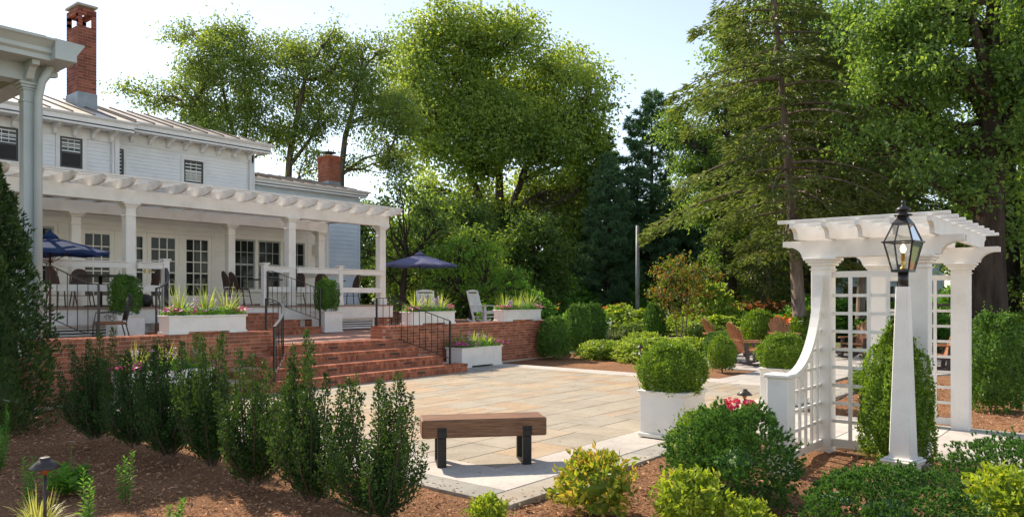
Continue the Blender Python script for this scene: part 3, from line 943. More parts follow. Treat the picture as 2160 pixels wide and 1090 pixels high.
for (x0, x1) in ((5.27, 7.57), (7.79, 8.34), (11.04, 11.73), (11.95, 13.25), (13.39, 14.92)):
    m = MB().box(x0, x1, 17.08, 17.16, DZ + 0.86, DZ + 0.98)
    m.box(x0, x1, 17.05, 17.19, DZ + 0.983, DZ + 1.01, 0.004)
    m.build('top_rail', 'white', deck)
    MB().box(x0, x1, 17.09, 17.15, DZ + 0.35, DZ + 0.49).build('middle_rail', 'white', deck)
for (y0, y1) in ((17.45, 21.2),):
    MB().box(14.96, 15.03, y0, y1, DZ + 0.86, DZ + 1.0).build('top_rail', 'white', deck)
    MB().box(14.97, 15.02, y0, y1, DZ + 0.35, DZ + 0.49).build('middle_rail', 'white', deck)

# ------------------------------------------------------------------ pergola
perg = thing('pergola', 'long white pergola with scalloped rafter ends along the house', 'pergola', (9.5, 17.2, DZ), world=True)
def column(x, y, z0, z1, w, parent, mat='white', name='post'):
    m = MB().box(x - w / 2, x + w / 2, y - w / 2, y + w / 2, z0, z1 - 0.02, 0.006)
    for (e, a, b) in ((0.018, z1 - 0.30, z1 - 0.275), (0.02, z1 - 0.12, z1 - 0.085), (0.045, z1 - 0.085, z1 - 0.045), (0.075, z1 - 0.045, z1 - 0.002), (0.025, z0, z0 + 0.18)):
        m.box(x - w / 2 - e, x + w / 2 + e, y - w / 2 - e, y + w / 2 + e, a, b, 0.006)
    return m.build(name, mat, parent)
for x in (3.5, 7.68, 11.84, 15.02 - 0.06):
    column(x, 17.30, DZ, 3.73, 0.215, perg)
    column(x, 20.25, DZ, 3.73, 0.215, perg)
for y in (17.30, 20.25):
    MB().box(1.0, 15.2, y - 0.11, y + 0.11, 3.732, 4.02, 0.008).build('beam', 'white', perg)
def rafter_profile(y0, y1, z0, z1):
    """front end scalloped: a bead then a hollow"""
    h = z1 - z0
    pts = [(y1, z0), (y1, z1), (y0, z1), (y0, z1 - 0.22 * h), (y0 + 0.03, z1 - 0.26 * h)]
    for k in range(7):
        t = k / 6
        pts.append((y0 + 0.035 + 0.19 * (1 - math.cos(t * PI / 2)) + 0.06 * t, z1 - 0.3 * h - 0.62 * h * math.sin(t * PI / 2)))
    pts += [(y0 + 0.34, z0 + 0.02 * h), (y0 + 0.36, z0)]
    return pts
raf_me = MB().prism(rafter_profile(16.56, 21.36, 4.022, 4.21), 'x', -0.035, 0.035).mesh('rafter', 'white')
k = 0
x = 15.12
while x > 1.2:
    link('rafter', raf_me, perg, (x, 0, 0)); x -= 0.588
pur_me = MB().box(1.0, 15.2, -0.025, 0.025, 0, 0.035).mesh('purlin', 'white')
for k in range(15):
    link('purlin', pur_me, perg, (0, 16.72 + k * 0.32, 4.212))

# ------------------------------------------------------------------ house
house = thing('house', 'white two-storey clapboard house with metal roof, bracketed eaves and brick chimneys', 'house', (8, 23, 0), world=True)
lap_cache = {}
def clap_me(w, h, mat):
    k = (round(w, 2), round(h, 3), mat)
    if k not in lap_cache:
        lap_cache[k] = MB().prism([(0.0, 0.0), (-0.024, 0.0), (-0.005, h + 0.012), (0.0, h + 0.012)], 'x', 0, w).mesh('clapboard', mat)
    return lap_cache[k]
def clap_wall(name, x0, x1, y, z0, z1, mat, openings, ch):
    """wall of single clapboards, cut round the openings (x0,x1,z0,z1)"""
    w = MB().box(x0, x1, y, y + 0.15, z0, z1).build(name, mat, house)
    nC = int(round((z1 - z0) / ch)); ch = (z1 - z0) / nC
    for c in range(nC):
        a, b = z0 + c * ch, z0 + (c + 1) * ch
        segs = [(x0, x1)]
        for (ox0, ox1, oz0, oz1) in openings:
            if b > oz0 + 0.01 and a < oz1 - 0.01:
                ns = []
                for (p, q) in segs:
                    if ox1 <= p or ox0 >= q:
                        ns.append((p, q))
                    else:
                        if ox0 - p > 0.04: ns.append((p, ox0))
                        if q - ox1 > 0.04: ns.append((ox1, q))
                segs = ns
        for (p, q) in segs:
            link('clapboard', clap_me(q - p, ch, mat), w, (p, y - 0.002, a))
    return w
def lap_wall(name, x0, x1, y, z0, z1, mat, ch):
    w = MB().box(x0, x1, y, y + 0.15, z0, z1).build(name, mat, house)
    m = MB()
    nC = int(round((z1 - z0) / ch)); ch = (z1 - z0) / nC
    for c in range(nC):
        a = z0 + c * ch
        m.prism([(y - 0.002, a), (y - 0.028, a), (y - 0.006, a + ch + 0.008), (y - 0.002, a + ch + 0.008)], 'x', x0, x1)
    struct(m.build('clapboards', mat, w), 'stuff')
    return w
pane_cache = {}
def pane(parent, x0, x1, y, z0, z1, mat='glass'):
    k = (round(x1 - x0, 3), round(z1 - z0, 3), mat)
    if k not in pane_cache:
        pane_cache[k] = MB().box(0, x1 - x0, 0, 0.006, 0, z1 - z0).mesh('pane', mat)
    return link('pane', pane_cache[k], parent, (x0, y, z0))
def lites(parent, x0, x1, y, z0, z1, nc, nr, mun, glass='glass', bar=0.022):
    """a grid of separate panes held by glazing bars"""
    dx, dz = (x1 - x0) / nc, (z1 - z0) / nr
    for i in range(nc):
        for j in range(nr):
            pane(parent, x0 + i * dx + 0.004, x0 + (i + 1) * dx - 0.004, y + 0.012, z0 + j * dz + 0.004, z0 + (j + 1) * dz - 0.004, glass)
    for i in range(1, nc):
        MB().box(x0 + i * dx - bar / 2, x0 + i * dx + bar / 2, y - 0.004, y + 0.01, z0, z1).build('glazing_bar', mun, parent)
    for j in range(1, nr):
        MB().box(x0, x1, y - 0.006, y + 0.009, z0 + j * dz - bar / 2, z0 + j * dz + bar / 2).build('glazing_bar', mun, parent)
def frame(m, x0, x1, y0, y1, z0, z1, w, ch=0):
    m.box(x0, x1, y0, y1, z1 - w, z1); m.box(x0, x1, y0, y1, z0, z0 + w)
    m.box(x0, x0 + w, y0, y1, z0 + w, z1 - w); m.box(x1 - w, x1, y0, y1, z0 + w, z1 - w)
    return m

WY = 21.4
doors = [(8.27, 9.10), (9.20, 9.98), (9.98, 10.90), (11.0, 11.9)]
wins = [(12.60, 13.36), (13.46, 14.27), (14.38, 15.2)]
ops = [(8.12, 12.02, DZ, 3.52), (12.50, 15.32, 1.78, 3.55), (6.70, 7.72, 1.9, 3.55)]
clap_wall('room_wall', 3.0, 16.05, WY, DZ - 0.7, 4.15, 'bounce_white', ops + [(3.0, 16.05, 3.92, 4.2)], 0.145)
MB().box(3.0, 16.12, WY - 0.05, WY - 0.003, 3.84, 4.14).build('frieze_board', 'trim', house)
MB().box(2.9, 16.3, 20.98, 22.3, 4.155, 4.2).build('room_roof', 'roof', house)
MB().box(16.05, 16.17, WY - 0.04, WY + 0.12, 0.73, 4.15).build('corner_board', 'trim', house)
MB().box(16.05, 16.1, WY + 0.125, 22.2, 0.73, 4.15).build('room_end_wall', 'siding', house)
cas = MB()
cas.box(8.12, 12.02, WY - 0.045, WY - 0.003, 3.44, 3.54)
for xx in (8.12, 9.10, 10.90, 11.90):
    cas.box(xx, xx + (0.12 if xx in (8.12, 11.9) else 0.10), WY - 0.044, WY - 0.004, DZ, 3.438)
cas.build('door_casing', 'bounce_white', house)
for n_, (a, b) in enumerate(doors):
    a_, b_ = a - (0 if n_ else 0.03), b
    d = frame(MB(), a_ + 0.004, b_ - 0.004, WY - 0.035, WY - 0.008, DZ + 0.01, 3.435, 0.115).box(a_ + 0.12, b_ - 0.12, WY - 0.03, WY - 0.01, DZ + 0.125, DZ + 0.27).build('french_door', 'bounce_white', house)
    lites(d, a_ + 0.12, b_ - 0.12, WY - 0.026, DZ + 0.27, 3.32, 3, 5, 'bounce_white', bar=0.03)
    if n_ in (1, 2):
        hx = b - 0.06 if n_ == 1 else a + 0.06
        h = MB().box(hx - 0.02, hx + 0.02, WY - 0.045, WY - 0.036, 2.3, 2.5)
        h.tube([(hx, WY - 0.045, 2.37), (hx, WY - 0.09, 2.37), (hx + (0.08 if n_ == 2 else -0.08), WY - 0.09, 2.37)], 0.011, 6)
        h.build('handle', 'brass', d)
def sash_window(x0, x1, z0, z1, y, nc, nr, casing, sash, split=True, lowmat='glass', casew=0.1, lownr=None):
    m = frame(MB(), x0 - casew, x1 + casew, y - 0.035, y - 0.003, z0 - casew, z1 + casew, casew - 0.002)
    m.box(x0 - casew - 0.02, x1 + casew + 0.02, y - 0.07, y - 0.002, z0 - casew - 0.03, z0 - casew + 0.001)
    w = m.build('window', casing, house)
    s = frame(MB(), x0, x1, y - 0.022, y - 0.004, z0, z1, 0.045)
    zm = (z0 + z1) / 2
    if split:
        s.box(x0 + 0.045, x1 - 0.045, y - 0.021, y - 0.005, zm - 0.025, zm + 0.025)
    s.build('sash', sash, w)
    if split:
        lites(w, x0 + 0.045, x1 - 0.045, y - 0.014, zm + 0.025, z1 - 0.045, nc, nr, 'trim' if sash == 'darksash' else sash, 'glass_refl' if sash == 'darksash' else 'glass', bar=0.012 if sash == 'darksash' else 0.018)
        if lownr == 0:
            pane(w, x0 + 0.045, x1 - 0.045, y - 0.014, z0 + 0.045, zm - 0.025, lowmat)
        else:
            lites(w, x0 + 0.045, x1 - 0.045, y - 0.014, z0 + 0.045, zm - 0.025, nc, lownr or nr, sash, lowmat, bar=0.018)
    else:
        lites(w, x0 + 0.045, x1 - 0.045, y - 0.014, z0 + 0.045, z1 - 0.045, nc, nr, 'trim', 'glass_refl', bar=0.012)
    return w
M['sash'] = pm('grey_sash', (0.42, 0.43, 0.40), None, 6, 0.5)
M['darksash'] = pm('dark_sash', (0.07, 0.068, 0.065), None, 6, 0.5)
for (a, b) in wins:
    sash_window(a, b, 1.88, 3.43, WY, 3, 2, 'bounce_white', 'sash', casew=0.048)
sash_window(6.80, 7.62, 1.95, 3.44, WY, 3, 2, 'bounce_white', 'sash', casew=0.08)
sp = MB().box(15.5, 15.68, WY - 0.2, WY - 0.03, 3.05, 3.4, 0.015)
sp.build('wall_speaker', 'bounce_white', house)

# upper storey
lap_wall('upper_wall', -3.0, 9.22, WY + 0.02, 4.2, 6.42, 'siding', 0.1)
lap_wall('upper_wall', 9.22, 13.60, 21.9, 4.2, 6.5, 'siding', 0.1)
MB().box(9.12, 9.24, WY - 0.03, 22.0, 4.2, 6.02).build('corner_board', 'trim', house)
MB().box(13.5, 13.64, 21.85, 24.6, 4.2, 6.2).build('corner_board', 'trim', house)
MB().box(-3.0, 9.2, WY - 0.025, WY + 0.0, 5.80, 6.04).build('frieze_board', 'trim', house)
MB().box(9.25, 13.6, 21.85, 21.878, 5.92, 6.2).build('frieze_board', 'trim', house)
sash_window(7.76, 8.30, 4.99, 5.78, WY - 0.0, 3, 2, 'trim', 'darksash', lowmat='screen', casew=0.10, lownr=0)
sash_window(6.1, 6.82, 4.99, 5.80, WY - 0.0, 4, 2, 'trim', 'darksash', lowmat='screen', casew=0.10, lownr=0)
sash_window(9.36, 9.56, 5.0, 5.76, 21.88, 1, 1, 'trim', 'darksash', casew=0.06)
wn_ = sash_window(11.30, 11.90, 5.06, 5.72, 21.88, 3, 2, 'trim', 'darksash', split=False, casew=0.09)
for zz in range(8):
    MB().box(11.36, 11.84, 21.872, 21.875, 5.13 + zz * 0.035, 5.155 + zz * 0.035).build('blind_slat', 'blind', wn_)
# eaves: soffit, fascia with crown, brackets
def eave(x0, x1, ye, yw, zb, zt):
    m = MB().box(x0, x1, ye, yw, zb + 0.05, zb + 0.08)
    m.box(x0, x1, ye, ye + 0.04, zb, zt - 0.06)
    m.prism([(ye + 0.0, zt - 0.06), (ye - 0.03, zt - 0.05), (ye - 0.09, zt - 0.01), (ye - 0.09, zt + 0.012), (ye + 0.05, zt + 0.012)], 'x', x0 - 0.02, x1 + 0.09)
    m.box(x1 - 0.04, x1 + 0.02, ye + 0.042, yw, zb, zt - 0.062)
    return m.build('eave', 'trim', house)
eave(-3.0, 9.35, 20.72, 21.4, 6.02, 6.27)
eave(9.36, 13.86, 21.28, 22.0, 6.19, 6.43)
eave(13.7, 18.4, 22.05, 22.4, 5.3, 5.5)
br_me = MB().prism([(0, 0), (-0.42, 0), (-0.42, -0.07), (-0.30, -0.10), (-0.16, -0.13), (-0.10, -0.24), (-0.03, -0.27), (0, -0.27)], 'x', -0.045, 0.045).mesh('eave_bracket', 'trim')
for x in [9.0 - 0.46 * k for k in range(11)]:
    link('eave_bracket', br_me, house, (x, WY - 0.026, 6.068))
for x in [9.75 + 0.52 * k for k in range(8)]:
    link('eave_bracket', br_me, house, (x, 21.849, 6.238))
# roofs with standing seams
def roof(name, quad, x_seams, back):
    m = MB()
    vs = [Vector(v) for v in quad]
    m.add(vs + [v - Vector((0, 0, 0.05)) for v in vs], [(0, 1, 2, 3), (7, 6, 5, 4), (0, 4, 5, 1), (1, 5, 6, 2), (2, 6, 7, 3), (3, 7, 4, 0)])
    if back:
        vb = [Vector(v) for v in back]
        m.add(vb, [tuple(range(len(vb)))])
    r = m.build(name, 'roof', house)
    for (p, q) in x_seams:
        MB().bar(Vector(p) + Vector((0, 0, 0.02)), Vector(q) + Vector((0, 0, 0.02)), 0.03, 0.04).build('standing_seam', 'seam', r)
    return r
zr = lambda y: 6.29 + (y - 20.66) * 0.315
RX = 11.3
roof('upper_roof', [(-3, 20.66, zr(20.66)), (9.42, 20.66, zr(20.66)), (9.42, 24.1, zr(24.1)), (-3, 24.1, zr(24.1))],
     [((x, 20.66, zr(20.66)), (x, 24.1, zr(24.1))) for x in np.arange(-2.6, 9.4, 0.52)], [(-3, 24.1, zr(24.1)), (9.42, 24.1, zr(24.1)), (9.42, 27.5, 6.3), (-3, 27.5, 6.3)])
roof('hip_roof', [(9.425, 21.2, zr(21.2)), (13.95, 21.2, zr(21.2)), (RX, 24.1, zr(24.1)), (9.425, 24.1, zr(24.1))],
     [((x, 21.2, zr(21.2)), (x, (24.1 if x < RX else 21.2 + 2.9 * (13.95 - x) / (13.95 - RX)), zr(24.1 if x < RX else 21.2 + 2.9 * (13.95 - x) / (13.95 - RX)))) for x in np.arange(9.6, 13.6, 0.52)],
     [(RX, 24.1, zr(24.1)), (13.95, 21.2, zr(21.2)), (13.95, 27.2, 6.45)])
zl = lambda y: 5.53 + (y - 21.98) * 0.22
roof('low_roof', [(13.62, 21.98, zl(21.98)), (18.55, 21.98, zl(21.98)), (17.9, 24.9, zl(24.9)), (13.62, 24.9, zl(24.9))],
     [((x, 21.98, zl(21.98)), (x, 24.85, zl(24.85))) for x in np.arange(13.8, 17.9, 0.45)], [(17.9, 24.9, zl(24.9)), (18.55, 21.98, zl(21.98)), (18.9, 28, 5.5)])
clap_wall('end_wall', 13.64, 18.25, 22.35, 0.7, 5.36, 'blue', [(13.64, 16.0, 0.7, 4.1)], 0.15)
MB().box(18.2, 18.3, 22.31, 22.5, 0.7, 5.3).build('corner_board', 'blue', house)
MB().box(18.1, 18.24, 22.52, 28, 0.7, 5.3).build('gable_end_wall', 'siding', house)
# gutters / pipes
MB().tube([(13.45, 21.78, 6.15), (13.45, 21.78, 4.2)], 0.04, 8).build('downspout', 'trim', house)
MB().tube([(9.05, WY - 0.07, 6.0), (9.05, WY - 0.07, 4.2)], 0.04, 8).build('downspout', 'trim', house)

def chimney(name, x0, x1, y0, y1, zb, zf, zt, mat, opening):
    c = MB().box(x0 + 0.012, x1 - 0.012, y0 + 0.012, y1 - 0.012, zb, zt - 0.62 if opening else zt - 0.02).build(name, 'mortar', house)
    b = MB()
    ph = 0.083 if opening else 0.072
    nC = int((zt - zf) / ph)
    for k in range(nC):
        z = zf + k * ph
        e = 0.02 if (not opening and k >= nC - 3) else 0.0
        hole = opening and (nC - 6) <= k < nC - 2
        for (side, a, bb) in (('x', x0 - e, x1 + e), ('y', y0 - e, y1 + e)):
            n = max(2, int(round((bb - a) / 0.21)))
            pw = (bb - a) / n
            off = pw / 2 if k % 2 else 0
            i = -1
            while i < n:
                p, q = max(a, a + i * pw + off), min(bb, a + (i + 1) * pw + off)
                i += 1
                if q - p < 0.03:
                    continue
                if hole:
                    if q - a < 0.17 or bb - p < 0.17 or (p - a < 0.12) or (bb - q < 0.12):
                        p, q = (a, a + 0.12) if (p + q) / 2 < (a + bb) / 2 else (bb - 0.12, bb)
                    else:
                        continue
                pad = 0.006
                if side == 'x':
                    for (u, v) in ((y0 - e, y0 - e + 0.09), (y1 + e - 0.09, y1 + e)):
                        b.box(p + pad, q - pad, u, v, z + pad, z + ph - pad)
                else:
                    for (u, v) in ((x0 - e + 0.001, x0 - e + 0.09), (x1 + e - 0.09, x1 + e - 0.001)):
                        b.box(u, v, p + pad + 0.001, q - pad - 0.001, z + pad + 0.001, z + ph - pad - 0.001)
    struct(b.build('chimney_bricks', mat, c), 'stuff')
    MB().box(x0 - 0.015, x1 + 0.015, y0 - 0.015, y1 + 0.015, zb - 0.3, zf - 0.01).build('flashing', 'flash', c)
    if opening:
        MB().box(x0 - 0.03, x1 + 0.03, y0 - 0.03, y1 + 0.03, zt + 0.0, zt + 0.06, 0.01).build('cap_slab', 'concrete', c)
    else:
        mm = MB().lathe([(0.14, 0), (0.14, 0.1), (0.30, 0.12), (0.30, 0.14), (0.05, 0.2)], 14, ((x0 + x1) / 2, (y0 + y1) / 2, zt - 0.02))
        mm.build('chimney_cowl', 'bronze', c)
    return c
chimney('chimney', 8.66, 9.15, 22.6, 23.4, 6.8, 7.33, 9.72, 'brick_old', True)
chimney('chimney', 18.6, 19.16, 24.6, 25.3, 5.7, 6.22, 7.28, 'brick_new', False)


# near porch at the left edge
porch = thing('porch', 'tall pale porch corner with square column, cornice and round downspout at left edge', 'porch', (3, 13.4, 0), world=True)
CX, CY = 4.36, 13.25
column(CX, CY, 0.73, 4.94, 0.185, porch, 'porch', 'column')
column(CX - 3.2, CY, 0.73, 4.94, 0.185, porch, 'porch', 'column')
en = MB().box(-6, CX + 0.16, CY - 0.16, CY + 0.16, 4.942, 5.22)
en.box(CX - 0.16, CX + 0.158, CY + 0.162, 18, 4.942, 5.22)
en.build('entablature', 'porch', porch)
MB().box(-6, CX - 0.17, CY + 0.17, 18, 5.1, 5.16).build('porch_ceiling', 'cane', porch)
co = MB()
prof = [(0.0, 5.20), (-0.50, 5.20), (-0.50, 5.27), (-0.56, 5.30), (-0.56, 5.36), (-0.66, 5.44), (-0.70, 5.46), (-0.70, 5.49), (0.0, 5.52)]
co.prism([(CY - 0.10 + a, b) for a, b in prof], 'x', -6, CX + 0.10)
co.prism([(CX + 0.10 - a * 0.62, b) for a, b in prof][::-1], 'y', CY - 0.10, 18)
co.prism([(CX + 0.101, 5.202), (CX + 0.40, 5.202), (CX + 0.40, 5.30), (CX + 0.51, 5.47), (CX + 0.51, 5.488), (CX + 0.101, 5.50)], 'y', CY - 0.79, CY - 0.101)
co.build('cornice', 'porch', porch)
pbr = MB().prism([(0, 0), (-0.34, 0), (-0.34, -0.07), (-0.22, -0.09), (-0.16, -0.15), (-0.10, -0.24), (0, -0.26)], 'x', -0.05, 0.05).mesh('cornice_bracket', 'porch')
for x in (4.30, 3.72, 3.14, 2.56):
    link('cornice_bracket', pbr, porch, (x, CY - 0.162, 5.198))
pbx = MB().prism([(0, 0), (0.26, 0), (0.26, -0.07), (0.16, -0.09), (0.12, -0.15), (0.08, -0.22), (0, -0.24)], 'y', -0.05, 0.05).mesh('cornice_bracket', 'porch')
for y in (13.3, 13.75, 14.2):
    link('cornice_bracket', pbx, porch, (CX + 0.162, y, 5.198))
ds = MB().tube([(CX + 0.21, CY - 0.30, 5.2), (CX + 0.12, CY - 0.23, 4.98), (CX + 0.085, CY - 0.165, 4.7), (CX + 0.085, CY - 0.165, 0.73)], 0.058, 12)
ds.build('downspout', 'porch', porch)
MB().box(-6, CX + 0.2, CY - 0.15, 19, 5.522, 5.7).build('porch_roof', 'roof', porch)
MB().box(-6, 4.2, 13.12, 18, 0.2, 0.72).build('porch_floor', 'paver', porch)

# ------------------------------------------------------------------ garden arbour
arb = thing('garden_arbour', 'white garden arbour with trellis sides and curved wing over the walk', 'arbour', (9.7, 2.2, 0), world=True)
AX0, AX1, AY0, AY1 = 8.58, 10.95, 1.71, 2.65
for (x, y) in ((AX0, AY0), (AX0, AY1), (AX1, AY0), (AX1, AY1)):
    m = MB().box(x - 0.10, x + 0.10, y - 0.10, y + 0.10, -0.06, 2.06, 0.006)
    for (e, a, b) in ((0.014, 1.94, 1.955), (0.028, 1.99, 2.02), (0.045, 2.02, 2.045), (0.065, 2.045, 2.075)):
        m.box(x - 0.10 - e, x + 0.10 + e, y - 0.10 - e, y + 0.10 + e, a, b, 0.005)
    m.build('post', 'white', arb)
def ogee(a0, a1, z0, z1, run):
    """beam outline with a hollow quarter-curve under both ends"""
    h = z1 - z0
    lip = 0.32 * h
    left = [(a0, z1), (a0, z1 - lip), (a0 + 0.03, z1 - lip)]
    for k in range(1, 9):
        t = k / 8 * PI / 2
        left.append((a0 + 0.03 + (run - 0.06) * math.sin(t), z1 - lip - (h - lip) * (1 - math.cos(t))))
    left.append((a0 + run, z0))
    right = [(a1 - (u - a0), w) for (u, w) in left][::-1]
    return left + right
for x in (AX0, AX1):
    for dx in (-0.07, 0.07):
        MB().prism(ogee(1.30, 3.06, 2.077, 2.262, 0.24), 'x', x + dx - 0.024, x + dx + 0.024).build('beam', 'white', arb)
raf = MB().prism(ogee(8.10, 11.43, 2.264, 2.425, 0.17), 'y', -0.022, 0.022).mesh('rafter', 'white')
for y in (2.83, 2.505, 2.18, 1.855, 1.53):
    link('rafter', raf, arb, (0, y, 0))
sl = MB().box(-0.025, 0.025, 1.36, 2.99, 0, 0.036, 0.003).mesh('roof_slat', 'white')
for k in range(9):
    link('roof_slat', sl, arb, (8.16 + k * (3.22 / 8), 0, 2.427))
def trellis(parent, y0, y1, x):
    t = MB().box(x - 0.02, x + 0.02, y0, y1, 0.04, 0.12).build('trellis_panel', 'white', parent)
    MB().box(x - 0.02, x + 0.02, y0, y1, 1.86, 1.925).build('trellis_rail', 'white', t)
    for k in range(1, 9):
        z = 0.12 + k * (1.74 / 9)
        MB().box(x - 0.011, x + 0.011, y0, y1, z - 0.017, z + 0.017).build('trellis_bar', 'white', t)
    n = 4
    for k in range(1, n):
        y = y0 + (y1 - y0) * k / n
        MB().box(x - 0.034, x - 0.0125, y - 0.018, y + 0.018, 0.121, 1.859).build('trellis_bar', 'white', t)
trellis(arb, AY0 + 0.101, AY1 - 0.101, AX0)
trellis(arb, AY0 + 0.101, AY1 - 0.101, AX1)
# low wing: short pier, swooping rail, lattice
EX = 7.30
m = MB().box(EX - 0.10, EX + 0.10, AY1 - 0.10, AY1 + 0.10, -0.06, 0.88, 0.006).box(EX - 0.125, EX + 0.125, AY1 - 0.125, AY1 + 0.125, 0.88, 0.915, 0.008)
m.build('wing_pier', 'white', arb)
cv = []
for k in range(15):
    t = k / 14
    cv.append((EX + 0.10 + 0.96 * math.sin(t * PI / 2) ** 0.9 + 0.05 * t, 0.86 + 1.02 * (1 - math.cos(t * PI / 2)) ** 1.05))
vs, fs = [], []
for k, (a, b) in enumerate(cv):
    a2, b2 = cv[min(k + 1, 14)]; a1, b1 = cv[max(k - 1, 0)]
    nx_, nz_ = -(b2 - b1), (a2 - a1)
    l = math.hypot(nx_, nz_); nx_, nz_ = nx_ / l, nz_ / l
    for (s, q) in ((-1, -1), (1, -1), (1, 1), (-1, 1)):
        vs.append((a + nx_ * 0.024 * q, AY1 + s * 0.045, b + nz_ * 0.024 * q))
for k in range(14):
    for i in range(4):
        j = (i + 1) % 4
        fs.append((k * 4 + i, k * 4 + j, k * 4 + 4 + j, k * 4 + 4 + i))
fs += [(3, 2, 1, 0), (56, 57, 58, 59)]
MB().add(vs, fs).build('wing_rail', 'white', arb)
wl_ = MB().box(EX + 0.101, AX0 - 0.101, AY1 - 0.02, AY1 + 0.02, 0.04, 0.12).build('wing_lattice', 'white', arb)
def curve_z(x):
    for k in range(14):
        if cv[k][0] <= x <= cv[k + 1][0]:
            t = (x - cv[k][0]) / (cv[k + 1][0] - cv[k][0])
            return cv[k][1] + t * (cv[k + 1][1] - cv[k][1])
    return cv[-1][1]
def curve_x(z):
    for k in range(14):
        if cv[k][1] <= z <= cv[k + 1][1]:
            t = (z - cv[k][1]) / max(cv[k + 1][1] - cv[k][1], 1e-6)
            return cv[k][0] + t * (cv[k + 1][0] - cv[k][0])
    return EX + 0.1
for k in range(1, 8):
    z = 0.12 + k * (1.74 / 9)
    MB().box((curve_x(z) + 0.01) if z > 0.86 else EX + 0.101, AX0 - 0.101, AY1 - 0.011, AY1 + 0.011, z - 0.017, z + 0.017).build('trellis_bar', 'white', wl_)
for k in range(1, 6):
    x = EX + 0.10 + k * 0.18
    if x < AX0 - 0.12:
        MB().box(x - 0.018, x + 0.018, AY1 - 0.034, AY1 - 0.0125, 0.121, curve_z(x) - 0.02).build('trellis_bar', 'white', wl_)

# ------------------------------------------------------------------ lantern posts
def lantern_parts(t, z0, s=1.0):
    """four-sided copper-black lantern with glass, from z0 upward"""
    def sq(prof):
        return [(r * s * math.sqrt(2), z * s) for r, z in prof]
    MB().lathe([(0.047 * s, 0), (0.047 * s, 0.14 * s)], 14, (0, 0, z0)).build('collar', 'iron', t)
    b = z0 + 0.14 * s
    fr = MB()
    fr.lathe(sq([(0.072, 0.0), (0.083, 0.0), (0.083, 0.022), (0.05, 0.028)]), 4, (0, 0, b), PI / 4, False)
    lo, hi, zh = 0.076 * s, 0.130 * s, 0.285 * s
    for i in range(4):
        a = PI / 4 + i * PI / 2
        c, q = math.cos(a) * math.sqrt(2), math.sin(a) * math.sqrt(2)
        fr.bar((c * lo, q * lo, b + 0.02 * s), (c * hi, q * hi, b + zh), 0.013 * s, 0.013 * s)
        fr.bar((c * hi * 0.98, q * hi * 0.98, b + zh + 0.012 * s), (c * 0.07 * s, q * 0.07 * s, b + zh + 0.175 * s), 0.012 * s, 0.012 * s)
    for i in range(4):
        a, e = PI / 4 + i * PI / 2, PI / 4 + (i + 1) * PI / 2
        p = Vector((math.cos(a), math.sin(a), 0)) * math.sqrt(2); q = Vector((math.cos(e), math.sin(e), 0)) * math.sqrt(2)
        fr.bar(p * (hi + 0.008 * s) + Vector((0, 0, b + zh + 0.004 * s)), q * (hi + 0.008 * s) + Vector((0, 0, b + zh + 0.004 * s)), 0.028 * s, 0.014 * s)
    fr.build('lantern_frame', 'iron', t)
    gl = MB()
    for i in range(4):
        a, e = PI / 4 + i * PI / 2, PI / 4 + (i + 1) * PI / 2
        P = lambda ang, r, z: (math.cos(ang) * r * math.sqrt(2), math.sin(ang) * r * math.sqrt(2), z)
        k = 0.97
        MB().add([P(a, lo * k, b + 0.022 * s), P(e, lo * k, b + 0.022 * s), P(e, hi * k, b + zh - 0.002), P(a, hi * k, b + zh - 0.002)], [(0, 1, 2, 3)]).build('glass_pane', 'lglass', t)
        MB().add([P(a, hi * k, b + zh + 0.012 * s), P(e, hi * k, b + zh + 0.012 * s), P(e, 0.072 * s, b + zh + 0.17 * s), P(a, 0.072 * s, b + zh + 0.17 * s)], [(0, 1, 2, 3)]).build('glass_pane', 'lglass', t)
    top = MB()
    zt = b + zh + 0.172 * s
    top.lathe(sq([(0.076, 0), (0.076, 0.012), (0.045, 0.06), (0.036, 0.085)]), 4, (0, 0, zt), PI / 4, False)
    top.lathe([(r * s, z * s) for r, z in ((0.075, 0.083), (0.085, 0.088), (0.075, 0.10), (0.04, 0.106), (0.04, 0.128), (0.066, 0.135), (0.07, 0.148), (0.05, 0.165), (0.022, 0.18), (0.014, 0.195), (0.022, 0.205), (0.018, 0.225), (0.004, 0.238))], 18, (0, 0, zt))
    top.build('lantern_cap', 'iron', t)
    cd = MB().lathe([(r * s, z * s) for r, z in ((0.03, 0.0), (0.03, 0.01), (0.012, 0.02), (0.024, 0.05), (0.012, 0.075), (0.017, 0.085), (0.017, 0.15), (0.02, 0.155))], 12, (0, 0, b + 0.03 * s))
    cd.build('candle_stem', 'brass', t)
    MB().lathe([(r * s, z * s) for r, z in ((0.008, 0.0), (0.022, 0.02), (0.026, 0.04), (0.018, 0.065), (0.004, 0.085))], 12, (0, 0, b + 0.185 * s)).build('bulb', 'bulb', t)

